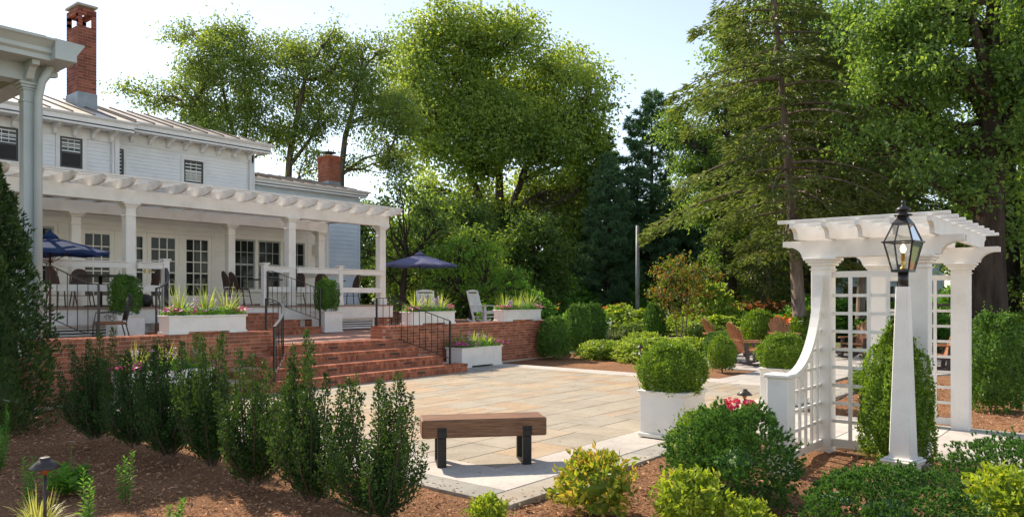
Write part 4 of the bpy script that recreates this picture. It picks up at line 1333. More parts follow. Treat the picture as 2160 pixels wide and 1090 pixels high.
lamp = thing('lamp_post', 'white tapered lamp post with lit black lantern standing in front of the arbour', 'lamp post', (7.76, 1.68, 0), R(-8))
m = MB().box(-0.118, 0.118, -0.118, 0.118, -0.08, 0.10, 0.006)
m.build('plinth', 'white', lamp)
m = MB().box(-0.138, 0.138, -0.138, 0.138, 0.10, 0.125, 0.006).box(-0.152, 0.152, -0.152, 0.152, 0.126, 0.152, 0.008).box(-0.13, 0.13, -0.13, 0.13, 0.153, 0.172, 0.008)
m.build('plinth_cap', 'white', lamp)
def taper_post(w0, w1, z0, z1, c=0.008):
    def ring(w, z):
        return [(w - c, -w, z), (w, -w + c, z), (w, w - c, z), (w - c, w, z), (-w + c, w, z), (-w, w - c, z), (-w, -w + c, z), (-w + c, -w, z)]
    vs = ring(w0, z0) + ring(w1, z1)
    return MB().add(vs, [tuple(range(7, -1, -1)), tuple(range(8, 16))] + [(i, (i + 1) % 8, 8 + (i + 1) % 8, 8 + i) for i in range(8)])
taper_post(0.095, 0.050, 0.172, 1.745).build('tapered_post', 'white', lamp)
lantern_parts(lamp, 1.745, 0.96)
lamp2 = thing('lamp_post', 'distant white lamp post with black lantern rising behind the rocking chairs', 'lamp post', (25.6, 21.3, 0.0), R(20))
taper_post(0.112, 0.058, -0.1, 1.72).build('tapered_post', 'white', lamp2)
lantern_parts(lamp2, 1.72, 0.92)

# ------------------------------------------------------------------ bench
bench = thing('timber_bench', 'thick timber bench on black steel legs at the patio corner', 'bench', (5.70, 5.06, 0), R(-40.5))
BLn, BDp = 0.615, 0.19
MB().box(-BLn, BLn, -BDp, BDp, 0.285, 0.462, 0.012).build('timber_seat', 'bench', bench)
for sx in (-1, 1):
    lg = MB()
    x = sx * 0.42
    w = 0.045
    for sy in (-1, 1):
        yy = sy * (BDp + 0.007)
        lg.box(x - w, x + w, min(yy, yy - sy * 0.012), max(yy, yy - sy * 0.012), 0.29, 0.385)
        y2 = sy * (BDp - 0.055)
        lg.box(x - w * 0.95, x + w * 0.95, min(y2, yy - sy * 0.012), max(y2, yy - sy * 0.012), 0.0, 0.283, 0.003)
    lg.box(x - w * 0.95, x + w * 0.95, -BDp + 0.06, BDp - 0.06, 0.0, 0.02)
    L = lg.build('steel_leg', 'steel', bench)
    for sy in (-1, 1):
        bm_ = MB()
        for (bx, bz) in ((-0.02, 0.355), (0.02, 0.355)):
            bm_.lathe([(0.011, 0.0), (0.011, 0.008), (0.006, 0.011)], 6, (0, 0, 0))
            for i in range(len(bm_.v) - 18, len(bm_.v)):
                vx, vy, vz = bm_.v[i]
                bm_.v[i] = (x + bx + vx, sy * (BDp + 0.007 + vz), bz + vy)
        bm_.build('bolts', 'steel', L)

# ------------------------------------------------------------------ planters with plants
box_ball = np_mesh('foliage', *ball(16000, 0.41, 0.41, 0.335, 0.255, 0.031, 0.018, seed=3, amp=0.06, power=2.0, out=0.5), 'lf_box')
box_col = np_mesh('foliage', *ball(8000, 0.29, 0.29, 0.42, 0.40, 0.036, 0.02, seed=5, amp=0.08, power=2.7), 'lf_boxdark')
def square_planter(label, loc, rz, w, h, foliage, fscale=1.0, group=None):
    t = thing('boxwood_planter', label, 'planter', loc, rz, group)
    a = w / 2
    m = MB().box(-a, a, -a, a, 0.05, h - 0.04, 0.004)
    m.build('planter_box', 'white', t)
    m = MB().box(-a - 0.02, a + 0.02, -a - 0.02, a + 0.02, h - 0.04, h - 0.015, 0.006).box(-a - 0.03, a + 0.03, -a - 0.03, a + 0.03, h - 0.015, h, 0.004)
    m.build('rim', 'white', t)
    MB().box(-a - 0.02, a + 0.02, -a - 0.02, a + 0.02, 0.012, 0.06, 0.008).build('base_moulding', 'white', t)
    o = link('foliage', foliage, t, (0, 0, h - 0.03))
    o.scale = (fscale,) * 3
    return t
square_planter('white square planter with bright boxwood ball on the patio edge right of the bench', (8.19, 4.26, 0), 0, 0.56, 0.555, box_ball, 0.98)
square_planter('white square planter with boxwood ball behind the arbour wing, near the wooden chairs', (11.88, 4.27, 0), R(4), 0.56, 0.555, box_ball, 0.94)
square_planter('white square planter with upright boxwood left of the deck steps, beside the iron chair', (7.12, 16.2, TZ), 0, 0.55, 0.55, box_col, 1.0)
square_planter('white square planter with upright boxwood right of the deck steps', (12.2, 16.2, TZ), 0, 0.55, 0.55, box_col, 1.0)

def flower_box(label, loc, rz, L, D_, h, seed, flowers=('pink', 'lavender'), lush=1.0, grass_n=3):
    t = thing('flower_box', label, 'planter', loc, rz)
    a, b = L / 2, D_ / 2
    MB().box(-a, a, -b, b, 0.04, h - 0.03, 0.004).build('planter_box', 'white', t)
    MB().box(-a - 0.025, a + 0.025, -b - 0.025, b + 0.025, h - 0.03, h, 0.006).build('rim', 'white', t)
    m = MB()
    for sx in (-1, 1):
        m.box(sx * (a - 0.16) - 0.18, sx * (a - 0.16) + 0.18, -b - 0.015, b + 0.015, 0.0, 0.05, 0.006)
    m.build('foot', 'white', t)
    r = np.random.default_rng(seed)
    # low leaves spilling over the rim
    n = int(1500 * L)
    P = np.stack([r.uniform(-a, a, n), r.uniform(-b * 1.1, b * 1.1, n), h + np.abs(r.normal(0.03, 0.05, n))], 1)
    V, F = kites(P, unit(rdir(n) + np.array([[0, 0, 0.5]])), rdir(n), 0.045, 0.026)
    link('leaves', np_mesh('leaves', V, F, 'lf_green'), t)
    for k in range(grass_n):
        x = (-0.62 + 1.24 * k / max(grass_n - 1, 1)) * a + r.uniform(-0.05, 0.05)
        g_ = link('spiky_grass', np_mesh('spiky_grass', *blades(46, 0.05, 0.62 * lush, 0.017, 0.95, 0.42), 'grass'), t, (x, r.uniform(-0.03, 0.05), h - 0.02))
    for (mat, cx, wd_, cnt, zz, sz) in ((flowers[0], -0.86, 0.16, 55, 0.05, 0.034), (flowers[0], 0.84, 0.14, 40, 0.05, 0.034), (flowers[0], -0.3, 0.1, 16, 0.03, 0.03), (flowers[1], 0.12, 0.42, 60, 0.07, 0.02)):
        P = np.stack([r.normal(cx * a, wd_ * (0.6 if wd_ < 0.3 else 0.9), cnt), r.normal(-b * 0.55, b * 0.5, cnt), h + zz + np.abs(r.normal(0, 0.045, cnt))], 1)
        link('blossoms', np_mesh('blossoms', *blossoms(P, sz), mat), t)
    # upright lavender flower spikes
    ps = []
    for k in range(7):
        bx, by = r.uniform(-0.75, 0.75) * a, r.uniform(-0.4, 0.4) * b
        hh = r.uniform(0.22, 0.38)
        m_ = 34
        zz = r.uniform(0.35, 1, m_) * hh
        P = np.stack([bx + r.normal(0, 0.016, m_), by + r.normal(0, 0.016, m_), h + zz], 1)
        ps.append(blossoms(P, 0.017, 4))
    link('flower_spikes', np_mesh('flower_spikes', *merge(ps), 'lavender'), t)
    return t
flower_box('white flower box on the left terrace wall, pink blooms and tall grasses', (7.06, 12.94, 1.0), 0, 1.45, 0.36, 0.33, 1, lush=1.1)
flower_box('white flower box on the right terrace wall next to the iron handrail', (12.66, 12.94, 1.0), 0, 1.42, 0.36, 0.31, 2, lush=1.05)
flower_box('white flower box on the right terrace wall beside the rocking chair, nearest the wall end', (16.02, 12.94, 1.0), 0, 1.58, 0.36, 0.31, 3, lush=1.05)
flower_box('white flower box with magenta and purple petunias on the patio below the right wall', (13.55, 12.28, 0.0), 0, 1.42, 0.5, 0.47, 4, ('magenta', 'purple'), 0.8)
flower_box('white flower box on the patio below the left wall, half hidden by shrubs', (6.0, 12.28, 0.0), 0, 1.42, 0.5, 0.47, 5, ('magenta', 'purple'), 1.0)

# ------------------------------------------------------------------ iron handrails
def handrail(label, pts_top, drop, posts, mat='iron', n=8, flat=0.035, extra=0.0, hgap=0.06):
    """pts_top: list of points along the top rail; straight balusters down to a lower rail"""
    t = thing('handrail', label, 'handrail', pts_top[0][:2] + (pts_top[0][2] - drop,), world=True)
    m = MB()
    for p, q in zip(pts_top[:-1], pts_top[1:]):
        m.bar(p, q, flat, 0.016)
    m.build('top_rail', mat, t)
    lo = [(p[0], p[1], p[2] - drop + hgap) for p in pts_top]
    m = MB()
    for p, q in zip(lo[:-1], lo[1:]):
        m.bar(p, q, 0.025, 0.014)
    m.build('bottom_rail', mat, t)
    # even balusters by arc length
    seg = [math.dist(p, q) for p, q in zip(pts_top[:-1], pts_top[1:])]
    tot = sum(seg)
    for k in range(n + 1):
        s_ = tot * k / n
        for (p, q, l) in zip(pts_top[:-1], pts_top[1:], seg):
            if s_ <= l + 1e-6:
                f_ = s_ / l
                x, y, z = (p[i] + (q[i] - p[i]) * f_ for i in range(3))
                break
            s_ -= l
        if k in (0, n):
            zb = posts[0] if k == 0 else posts[1]
            MB().box(x - 0.017, x + 0.017, y - 0.017, y + 0.017, zb, z - 0.006).build('post', mat, t)
        else:
            MB().tube([(x, y, z - drop + hgap), (x, y, z - 0.006)], 0.0075, 6).build('baluster', mat, t)
    return t
def curve(p, q, ctrl, n=9):
    out = []
    for k in range(n):
        t = k / (n - 1)
        out.append(tuple((1 - t) ** 2 * p[i] + 2 * t * (1 - t) * ctrl[i] + t * t * q[i] for i in range(3)))
    return out
handrail('black iron handrail on the right of the patio steps', [(11.26, 13.16, 1.62), (11.40, 12.92, 1.62), (12.0, 11.60, 1.13)], 0.88, (TZ, 0.18), n=12)
handrail('black curved iron handrail on the left of the patio steps', curve((8.36, 13.0, 1.62), (7.62, 11.6, 1.13), (8.66, 12.45, 1.55)), 0.88, (TZ, 0.18), n=11, flat=0.05)
handrail('black iron handrail on the right of the deck steps, in front of the boxwood planter', [(10.99, 17.02, 2.30), (11.06, 16.9, 2.30), (11.76, 15.9, 1.85)], 0.84, (DZ, 0.905), n=11)
handrail('black curved iron handrail on the left of the deck steps', curve((8.38, 17.02, 2.30), (7.62, 15.9, 1.83), (8.2, 16.3, 1.92)), 0.84, (DZ, 0.905), n=11, flat=0.05)
handrail('bronze iron handrail at far left between the evergreen and the deck planter', [(5.78, 14.2, 1.86), (5.5, 14.2, 1.93), (4.3, 14.2, 2.55)], 0.95, (TZ, 1.5), 'bronze', n=9)

# ------------------------------------------------------------------ umbrellas
def umbrella(label, loc, rz, canvas, rad, zr_, ztop, n=8):
    t = thing('patio_umbrella', label, 'umbrella', loc, rz)
    MB().tube([(0, 0, 0.04), (0, 0, ztop - 0.05)], 0.02, 10).build('pole', 'cane', t)
    MB().lathe([(0.24, 0), (0.24, 0.03), (0.05, 0.07), (0.03, 0.2)], 18).build('base', 'bronze', t)
    vs = [(0, 0, ztop)]
    fs = []
    rings = 4
    for r in range(1, rings + 1):
        f_ = r / rings
        for k in range(n * 2):
            a = PI * k / n
            rr = rad * f_ * (1.0 if k % 2 == 0 else 0.955)
            sag = 0.0 if k % 2 == 0 else -0.035 * f_
            vs.append((rr * math.cos(a), rr * math.sin(a), ztop - (ztop - zr_) * (f_ ** 1.08) + sag))
    N = n * 2
    for k in range(N):
        fs.append((0, 1 + k, 1 + (k + 1) % N))
    for r in range(rings - 1):
        for k in range(N):
            a, b = 1 + r * N + k, 1 + r * N + (k + 1) % N
            fs.append((a, a + N, b + N, b))
    o = len(vs)
    for k in range(N):                                    # valance hem
        x, y, z = vs[1 + (rings - 1) * N + k]
        vs.append((x * 1.002, y * 1.002, z - 0.05))
    for k in range(N):
        a, b = 1 + (rings - 1) * N + k, 1 + (rings - 1) * N + (k + 1) % N
        fs.append((a, o + k, o + (k + 1) % N, b))
    MB().add(vs, fs).build('canopy', canvas, t)
    MB().lathe([(0.36 * rad * 0.42, -0.03), (0.2 * rad * 0.5, 0.04), (0.03, 0.085), (0.018, 0.13)], 16, (0, 0, ztop + 0.0)).build('vent_top', canvas, t)
    for k in range(n):
        a = 2 * PI * k / n
        p = (0.02 * math.cos(a), 0.02 * math.sin(a), ztop - 0.03); q = (rad * 0.98 * math.cos(a), rad * 0.98 * math.sin(a), zr_ - 0.012)
        MB().tube([p, q], 0.007, 5).build('rib', 'cane', t)
        MB().tube([(0.03 * math.cos(a), 0.03 * math.sin(a), zr_ - 0.22), (p[0] * 0.45 + q[0] * 0.55, p[1] * 0.45 + q[1] * 0.55, p[2] * 0.45 + q[2] * 0.55)], 0.006, 5).build('strut', 'cane', t)
    return t
umbrella('navy blue umbrella open over the terrace at far left', (5.62, 15.95, TZ), R(10), 'navy', 1.02, 1.79, 2.06)
umbrella('slate blue umbrella open beyond the deck on the far terrace', (18.75, 19.6, TZ), R(8), 'slate', 1.36, 2.05, 2.42)

# ------------------------------------------------------------------ chairs and tables
GRP_B = 'wicker bistro chairs on the deck'
def make_bistro():
    t = thing('bistro_chair', 'x', 'chair', (0, 0, 0))
    MB().lathe([(0.20, 0.43), (0.215, 0.44), (0.215, 0.462), (0.2, 0.47)], 16).build('seat', 'wicker', t)
    for (sx, sy) in ((-1, -1), (1, -1), (-1, 1), (1, 1)):
        MB().tube([(sx * 0.23, sy * 0.22, 0.0), (sx * 0.17, sy * 0.16, 0.45)], 0.014, 7).build('leg', 'cane', t)
    m = MB()
    for (a, b) in (((-1, -1), (1, -1)), ((1, -1), (1, 1)), ((1, 1), (-1, 1)), ((-1, 1), (-1, -1))):
        m.tube([(a[0] * 0.195, a[1] * 0.185, 0.26), (b[0] * 0.195, b[1] * 0.185, 0.26)], 0.009, 6)
        m.tube([(a[0] * 0.19, a[1] * 0.18, 0.36), ((a[0] + b[0]) * 0.09, (a[1] + b[1]) * 0.09, 0.43), (b[0] * 0.19, b[1] * 0.18, 0.36)], 0.007, 5)
    m.build('stretcher', 'cane', t)
    arc = []
    for k in range(15):
        a = PI * k / 14
        arc.append((-math.cos(a) * 0.225, -0.17 - 0.11 * math.sin(a), 0.44 + 0.46 * math.sin(a) ** 0.6))
    MB().tube(arc, 0.016, 7).build('back_frame', 'cane', t)
    vs, fs = [], []
    for i in range(9):
        u = -1 + 2 * i / 8
        for j in range(6):
            v = j / 5
            x = u * 0.215
            top = 0.44 + 0.46 * (1 - u * u) ** 0.3 if abs(u) < 0.999 else 0.5
            z = 0.5 + (top - 0.5) * v
            y = -0.17 - 0.11 * (1 - u * u) ** 0.5 * (0.45 + 0.55 * v)
            vs.append((x, y, z))
    for i in range(8):
        for j in range(5):
            fs.append((i * 6 + j, (i + 1) * 6 + j, (i + 1) * 6 + j + 1, i * 6 + j + 1))
    vs += [(x, y - 0.012, z) for (x, y, z) in vs]
    fs += [tuple(54 + i for i in f[::-1]) for f in fs]
    MB().add(vs, fs).build('backrest', 'wicker', t)
    t['group'] = GRP_B
    return t
b0 = make_bistro()
def face(deg):
    return R(deg)
first = True
for (x, y, rz, lab) in (
        (10.95, 18.55, -100, 'dark wicker chair just left of the right newel post, leftmost of its pair'),
        (11.45, 19.05, -95, 'dark wicker chair on the deck behind the right newel post, tucked at the square table'),
        (13.0, 18.8, 95, 'dark wicker chair on the deck seen through the railing behind the right pergola bay'),
        (13.75, 18.35, -60, 'dark wicker chair on the deck above the right boxwood planter'),
        (14.55, 18.2, 75, 'dark wicker chair on the deck beside the rightmost pergola post'),
        (6.6, 18.1, -80, 'dark wicker chair on the deck left of the octagonal table, under the navy umbrella'),
        (7.6, 19.6, 170, 'dark wicker chair on the far side of the octagonal table'),
        (8.55, 18.3, 85, 'dark wicker chair right of the left pergola post, in front of the doors')):
    if first:
        b0.location = (x, y, DZ); b0.rotation_euler = (0, 0, R(rz)); b0['label'] = lab; first = False
    else:
        dup(b0, (x, y, DZ), R(rz), lab)
def table(label, loc, r, h, sides, rz=0.0):
    t = thing('dining_table', label, 'table', loc, rz)
    MB().lathe([(r, h - 0.035), (r, h)], sides, smooth=False).build('tabletop', 'bronze', t)
    MB().tube([(0, 0, 0.02), (0, 0, h - 0.03)], 0.04, 10).build('pedestal', 'bronze', t)
    m = MB()
    for k in range(4):
        a = PI / 4 + k * PI / 2
        m.bar((0, 0, 0.03), (0.32 * math.cos(a), 0.32 * math.sin(a), 0.02), 0.06, 0.03)
    m.build('foot', 'bronze', t)
    return t
table('dark octagonal table on the deck behind the left railing', (7.55, 18.45, DZ), 0.62, 0.73, 8, R(22))
table('dark square table on the deck right of the steps, between wicker chairs', (12.2, 19.0, DZ), 0.48, 0.73, 4, R(45))
table('dark square table on the deck in the rightmost pergola bay', (14.2, 18.7, DZ), 0.45, 0.73, 4, R(45))
pot = thing('black_pot', 'squat black covered pot on the deck beside the left newel post', 'pot', (8.25, 17.75, DZ))
MB().lathe([(0.10, 0), (0.14, 0.05), (0.16, 0.14), (0.15, 0.22), (0.09, 0.28), (0.02, 0.30)], 18).build('pot_body', 'iron', pot)
MB().tube([(-0.14, 0, 0.16), (-0.2, 0, 0.18), (-0.24, 0, 0.16)], 0.018, 6).build('pot_handle', 'iron', pot)

def iron_chair(label, loc, rz):
    t = thing('iron_armchair', label, 'chair', loc, rz)
    MB().box(-0.24, 0.24, -0.24, 0.25, 0.40, 0.455, 0.02).build('cushion', 'tan', t)
    for sx in (-1, 1):
        MB().tube([(sx * 0.27, 0.26, 0.0), (sx * 0.25, 0.25, 0.39), (sx * 0.27, 0.2, 0.62), (sx * 0.27, -0.2, 0.64)], 0.011, 6).build('leg', 'bronze', t)
        MB().tube([(sx * 0.25, -0.34, 0.0), (sx * 0.24, -0.24, 0.4), (sx * 0.24, -0.34, 0.9)], 0.012, 6).build('leg', 'bronze', t)
        sc_ = [(sx * 0.27, 0.0 + 0.06 * math.cos(a) * (1 - a / 14), 0.52 + 0.06 * math.sin(a) * (1 - a / 14)) for a in np.linspace(0, 10, 22)]
        MB().tube(sc_, 0.006, 5).build('scroll', 'bronze', t)
    m = MB()
    m.tube([(-0.25, -0.26, 0.4), (0.25, -0.26, 0.4)], 0.01, 6); m.tube([(-0.25, 0.25, 0.39), (0.25, 0.25, 0.39)], 0.01, 6)
    m.build('seat_rail', 'bronze', t)
    arc = [(-0.24 * math.cos(PI * k / 12), -0.34, 0.88 + 0.09 * math.sin(PI * k / 12)) for k in range(13)]
    MB().tube(arc, 0.011, 6).build('crest_rail', 'bronze', t)
    bk = MB()
    for k in range(9):
        x = -0.2 + 0.05 * k
        bk.tube([(x, -0.25, 0.47), (x * 1.05, -0.34, 0.93)], 0.004, 4)
    for k in range(7):
        z = 0.5 + k * 0.06
        bk.tube([(-0.23, -0.255 - 0.085 * (z - 0.47) / 0.46, z), (0.23, -0.255 - 0.085 * (z - 0.47) / 0.46, z)], 0.004, 4)
    bk.build('back_mesh', 'bronze', t)
    return t
ic = iron_chair('bronze iron armchair with brown cushion on the terrace left of the boxwood planter', (6.35, 15.1, TZ), R(75))
dup(ic, (5.0, 15.4, TZ), R(-75), 'bronze iron armchair half hidden behind the far left handrail', group='iron terrace armchairs')
dup(ic, (17.0, 18.6, TZ), R(160), 'dark iron armchair at the terrace end, left of the slate umbrella pole', group='iron terrace armchairs')
dup(ic, (18.0, 18.9, TZ), R(30), 'dark iron armchair close under the slate umbrella', group='iron terrace armchairs')
ic['group'] = 'iron terrace armchairs'

def rocking_chair(label, loc, rz):
    """faces +y locally"""
    t = thing('rocking_chair', label, 'chair', loc, rz)
    for sx in (-1, 1):
        x = sx * 0.29
        pts = [(x, -0.52 + 1.0 * k / 10, 0.03 + 0.13 * (2 * k / 10 - 1) ** 2) for k in range(11)]
        m = MB()
        for p, q in zip(pts[:-1], pts[1:]):
            m.bar(p, q, 0.04, 0.055)
        m.build('rocker', 'white', t)
        MB().bar((x, 0.27, 0.06), (x, 0.24, 0.60), 0.05, 0.07, (0, 1, 0)).build('leg', 'white', t)
        MB().bar((x, -0.2, 0.05), (x, -0.52, 1.13), 0.05, 0.06, (0, 1, 0)).build('back_post', 'white', t)
        MB().box(x - 0.05, x + 0.05, -0.36, 0.36, 0.605, 0.63, 0.006).build('armrest', 'white', t)
    for k in range(6):
        y = -0.24 + k * 0.093
        MB().box(-0.265, 0.265, y, y + 0.078, 0.385 + 0.008 * k, 0.405 + 0.008 * k).build('seat_slat', 'white', t)
    MB().box(-0.265, 0.265, 0.3, 0.325, 0.34, 0.42).build('seat_apron', 'white', t)
    for k in range(6):
        x = -0.225 + 0.09 * k
        MB().bar((x, -0.295, 0.44), (x, -0.475, 1.0), 0.068, 0.018, (0, 1, 0.3)).build('back_slat', 'white', t)
    MB().bar((-0.265, -0.29, 0.42), (0.265, -0.29, 0.42), 0.03, 0.06).build('back_rail', 'white', t)
    MB().bar((-0.265, -0.48, 1.02), (0.265, -0.48, 1.02), 0.03, 0.05).build('back_rail', 'white', t)
    m = MB().prism([(-0.265, 1.09), (0.265, 1.09), (0.265, 1.13)] + [(0.265 - 0.53 * k / 10, 1.14 + 0.035 * math.sin(PI * k / 10)) for k in range(11)] + [(-0.265, 1.13)], 'y', -0.52, -0.49)
    m.build('crest_rail', 'white', t)
    m = MB()
    m.bar((-0.29, 0.25, 0.24), (0.29, 0.25, 0.24), 0.03, 0.04); m.bar((-0.29, -0.24, 0.24), (0.29, -0.24, 0.24), 0.03, 0.04)
    m.build('stretcher', 'white', t)
    return t
rc = rocking_chair('white slatted rocking chair on the terrace, turned sideways between the two flower boxes', (19.8, 17.5, TZ), R(186))
dup(rc, (18.2, 18.6, TZ), R(150), 'white slatted rocking chair behind the flower box near the handrail', group='white rocking chairs')
rc['group'] = 'white rocking chairs'
MB_ = brick_wall('seat_wall', 'low brick seat wall at the back of the far terrace', 18.6, 20.9, 21.0, TZ, TZ + 0.35, 0.3, limit=0)

def adirondack(label, loc, rz):
    t = thing('adirondack_chair', label, 'chair', loc, rz)
    for sx in (-1, 1):
        x = sx * 0.31
        MB().bar((x, 0.30, 0.06), (x, 0.26, 0.56), 0.045, 0.10, (0, 1, 0)).build('leg', 'adirdark', t)
        MB().bar((x, -0.25, 0.08), (x, -0.3, 0.56), 0.045, 0.09, (0, 1, 0)).build('leg', 'adirdark', t)
        pts = [(x * 0.98, -0.5 + 1.0 * k / 8, 0.03 + 0.09 * (2 * k / 8 - 1) ** 2) for k in range(9)]
        m = MB()
        for p, q in zip(pts[:-1], pts[1:]):
            m.bar(p, q, 0.04, 0.06)
        m.build('rocker', 'adirdark', t)
        MB().prism([(x - 0.05, -0.40), (x + 0.05, -0.40), (x + 0.075, 0.0), (x + 0.075, 0.36), (x, 0.42), (x - 0.075, 0.36), (x - 0.06, 0.0)], 'z', 0.562, 0.588).build('armrest', 'adir', t)
        MB().bar((x * 0.93, 0.34, 0.37), (x * 0.93, -0.36, 0.27), 0.03, 0.08).build('side_rail', 'adirdark', t)
    for k in range(6):
        y = 0.33 - k * 0.1
        z = 0.42 - 0.017 * k - (0.0 if k else 0.02)
        MB().box(-0.285, 0.285, y - 0.085, y, z, z + 0.022).build('seat_slat', 'adir', t)
    for k in range(7):
        u = (k - 3) / 3
        x0, x1 = u * 0.19, u * 0.295
        h = 0.78 - 0.17 * u * u
        p, q = Vector((x0, -0.22 - 0.0 * u, 0.30)), Vector((x1, -0.22 - 0.36 * h / 0.78 + 0.04 * u * u, 0.30 + h * 0.95))
        MB().bar(p, q, 0.076, 0.02, (0, 1, 0.4)).build('back_slat', 'adir', t)
    m = MB()
    arc = [(-0.34 * math.cos(PI * k / 8), -0.42 - 0.05 * math.sin(PI * k / 8), 0.62) for k in range(9)]
    for p, q in zip(arc[:-1], arc[1:]):
        m.bar(p, q, 0.05, 0.03)
    m.build('back_brace', 'adir', t)
    return t
ad = adirondack('brown adirondack chair seen from behind, nearest the round boxwood', (17.95, 7.25, 0), R(-128))
ad['group'] = 'brown adirondack chairs'
for (x, y, rz, lab) in (
        (20.6, 9.15, -130, 'brown adirondack chair at the left of the seating circle, mostly hidden by a clipped shrub'),
        (22.6, 8.1, 130, 'brown adirondack chair facing the camera, in front of the orange daylilies'),
        (21.6, 5.75, 75, 'brown adirondack chair seen through the arbour trellis panel'),
        (19.2, 3.55, 20, 'brown adirondack chair seen through the far trellis beside the right arbour post')):
    dup(ad, (x, y, 0), R(rz), lab, group='brown adirondack chairs')

# ------------------------------------------------------------------ path lights and small things
def path_light(label, x, y, h, rz=0.0):
    t = thing('path_light', label, 'path light', (x, y, -0.03))
    MB().tube([(0, 0, -0.05), (0, 0, h - 0.06)], 0.011, 10).build('stake', 'bronze', t)
    MB().lathe([(0.092, 0.0), (0.094, 0.006), (0.040, 0.055), (0.034, 0.058), (0.034, 0.072), (0.028, 0.074)], 24, (0, 0, h - 0.07)).build('shade', 'bronze', t)
    MB().lathe([(0.012, -0.05), (0.028, -0.02), (0.03, 0.002)], 14, (0, 0, h - 0.068)).build('socket', 'copper', t)
    t['group'] = 'bronze path lights'
path_light('bronze path light in the foreground bed, beside the striped grass', 1.97, 5.68, 0.60)
path_light('bronze path light at the patio edge just left of the arbour wing', 9.02, 3.72, 0.55)
path_light('bronze path light among the pale shrubs behind the patio', 16.4, 9.4, 0.50)
path_light('small far path light by the grey garden path', 25.0, 15.6, 0.50)
lid = MB().box(-0.17, 0.17, -0.12, 0.12, -0.06, 0.004, 0.006).build('utility_lid', 'utility', None, (6.62, 1.98, -0.02))
lid.rotation_euler = (0, 0, R(-30))
lid.name = 'utility_box'
tag(lid, 'pale green utility box half covered by mulch near the lamp post', 'utility box')

# ------------------------------------------------------------------ shrubs
def shrub_thing(name, label, cat, loc, me, rz=0.0, scale=1.0, group=None, stem=True, sh=0.25, sr=0.02):
    t = thing(name, label, cat, loc, rz, group)
    o = link('foliage', me, t)
    if hasattr(scale, '__len__'):
        o.scale = scale
    else:
        o.scale = (scale,) * 3
    if stem:
        MB().tube([(0, 0, -0.05), (0.01, 0, sh)], [sr, sr * 0.8], 7).build('stem', 'twig', t)
    return t

def holly_mesh(seed, h, r, n_st=26, per=330):
    g_ = np.random.default_rng(seed)
    parts, tw = [], MB()
    for k in range(n_st):
        az = g_.uniform(0, 2 * PI)
        out = r * math.sqrt(g_.uniform(0.02, 1))
        hh = h * (1.0 - 0.36 * (out / r) ** 1.6) * g_.uniform(0.5, 1.04)
        if k < 3:
            hh = h * g_.uniform(0.93, 1.05); out *= 0.5
        z0 = g_.uniform(0.03, 0.16)
        tip = np.array([math.cos(az) * out, math.sin(az) * out, hh])
        mid = np.array([math.cos(az) * out * 0.75, math.sin(az) * out * 0.75, hh * 0.5])
        base = np.array([math.cos(az) * 0.04, math.sin(az) * 0.04, z0])
        tw.tube([base, mid, tip], [0.009, 0.006, 0.002], 5, cap=False)
        n = int(per * hh / h)
        t = g_.uniform(0.08, 1.0, n)
        C = (1 - t)[:, None] ** 2 * base + 2 * (t * (1 - t))[:, None] * mid + (t ** 2)[:, None] * tip
        # bushy low down, slim spire on top
        wid = (0.095 * (1 - t) ** 0.8 + 0.018) * np.minimum(1, 0.3 + t * 3)
        lat = unit(g_.normal(size=(n, 3)) * np.array([[1, 1, 0.3]]))
        P = C + lat * (wid * np.sqrt(g_.random(n)))[:, None]
        U = unit(lat * 0.8 + np.array([[0, 0, 0.7]]) + g_.normal(size=(n, 3)) * 0.4)
        L = g_.uniform(0.017, 0.03, n)
        parts.append(kites(P, U, unit(g_.normal(size=(n, 3)) + np.array([[0, 0, 0.6]])), L, L * 0.58))
    return np_mesh('foliage', *merge(parts), 'lf_holly'), tw.mesh('stems', 'twig')
hol = [holly_mesh(s, 1.0, 0.42, 36, 640) for s in (1, 2, 3, 4, 5, 6, 7)]
hrow = [((3.70, 9.20), 1.26, 1.2, 'dark upright holly shrub at the far left end of the row, touching the evergreen'),
        ((3.78, 8.42), 1.12, 1.18, 'dark upright holly shrub, second from the evergreen in the foreground row'),
        ((3.82, 7.72), 1.26, 1.2, 'dark upright holly shrub, third from the evergreen in the foreground row'),
        ((3.84, 6.88), 1.40, 1.12, 'dark upright holly shrub in the middle of the foreground row, with tall thin leader'),
        ((3.72, 5.98), 1.18, 1.2, 'dark upright holly shrub in front of the patio steps, third from the bench end'),
        ((3.70, 5.12), 1.36, 1.12, 'dark upright holly shrub with tallest pointed top, second from the bench end'),
        ((3.72, 4.34), 1.10, 1.22, 'dark upright holly shrub at the bench end of the row')]
for i, ((x, y), h, w, lab) in enumerate(hrow):
    t = thing('holly_shrub', lab, 'shrub', (x, y, -0.03), random.uniform(0, 6.28), 'row of dark holly shrubs')
    for nm, me in (('foliage', hol[i][0]), ('stems', hol[i][1])):
        o = link(nm, me, t); o.scale = (w * 0.9, w * 0.9, h)

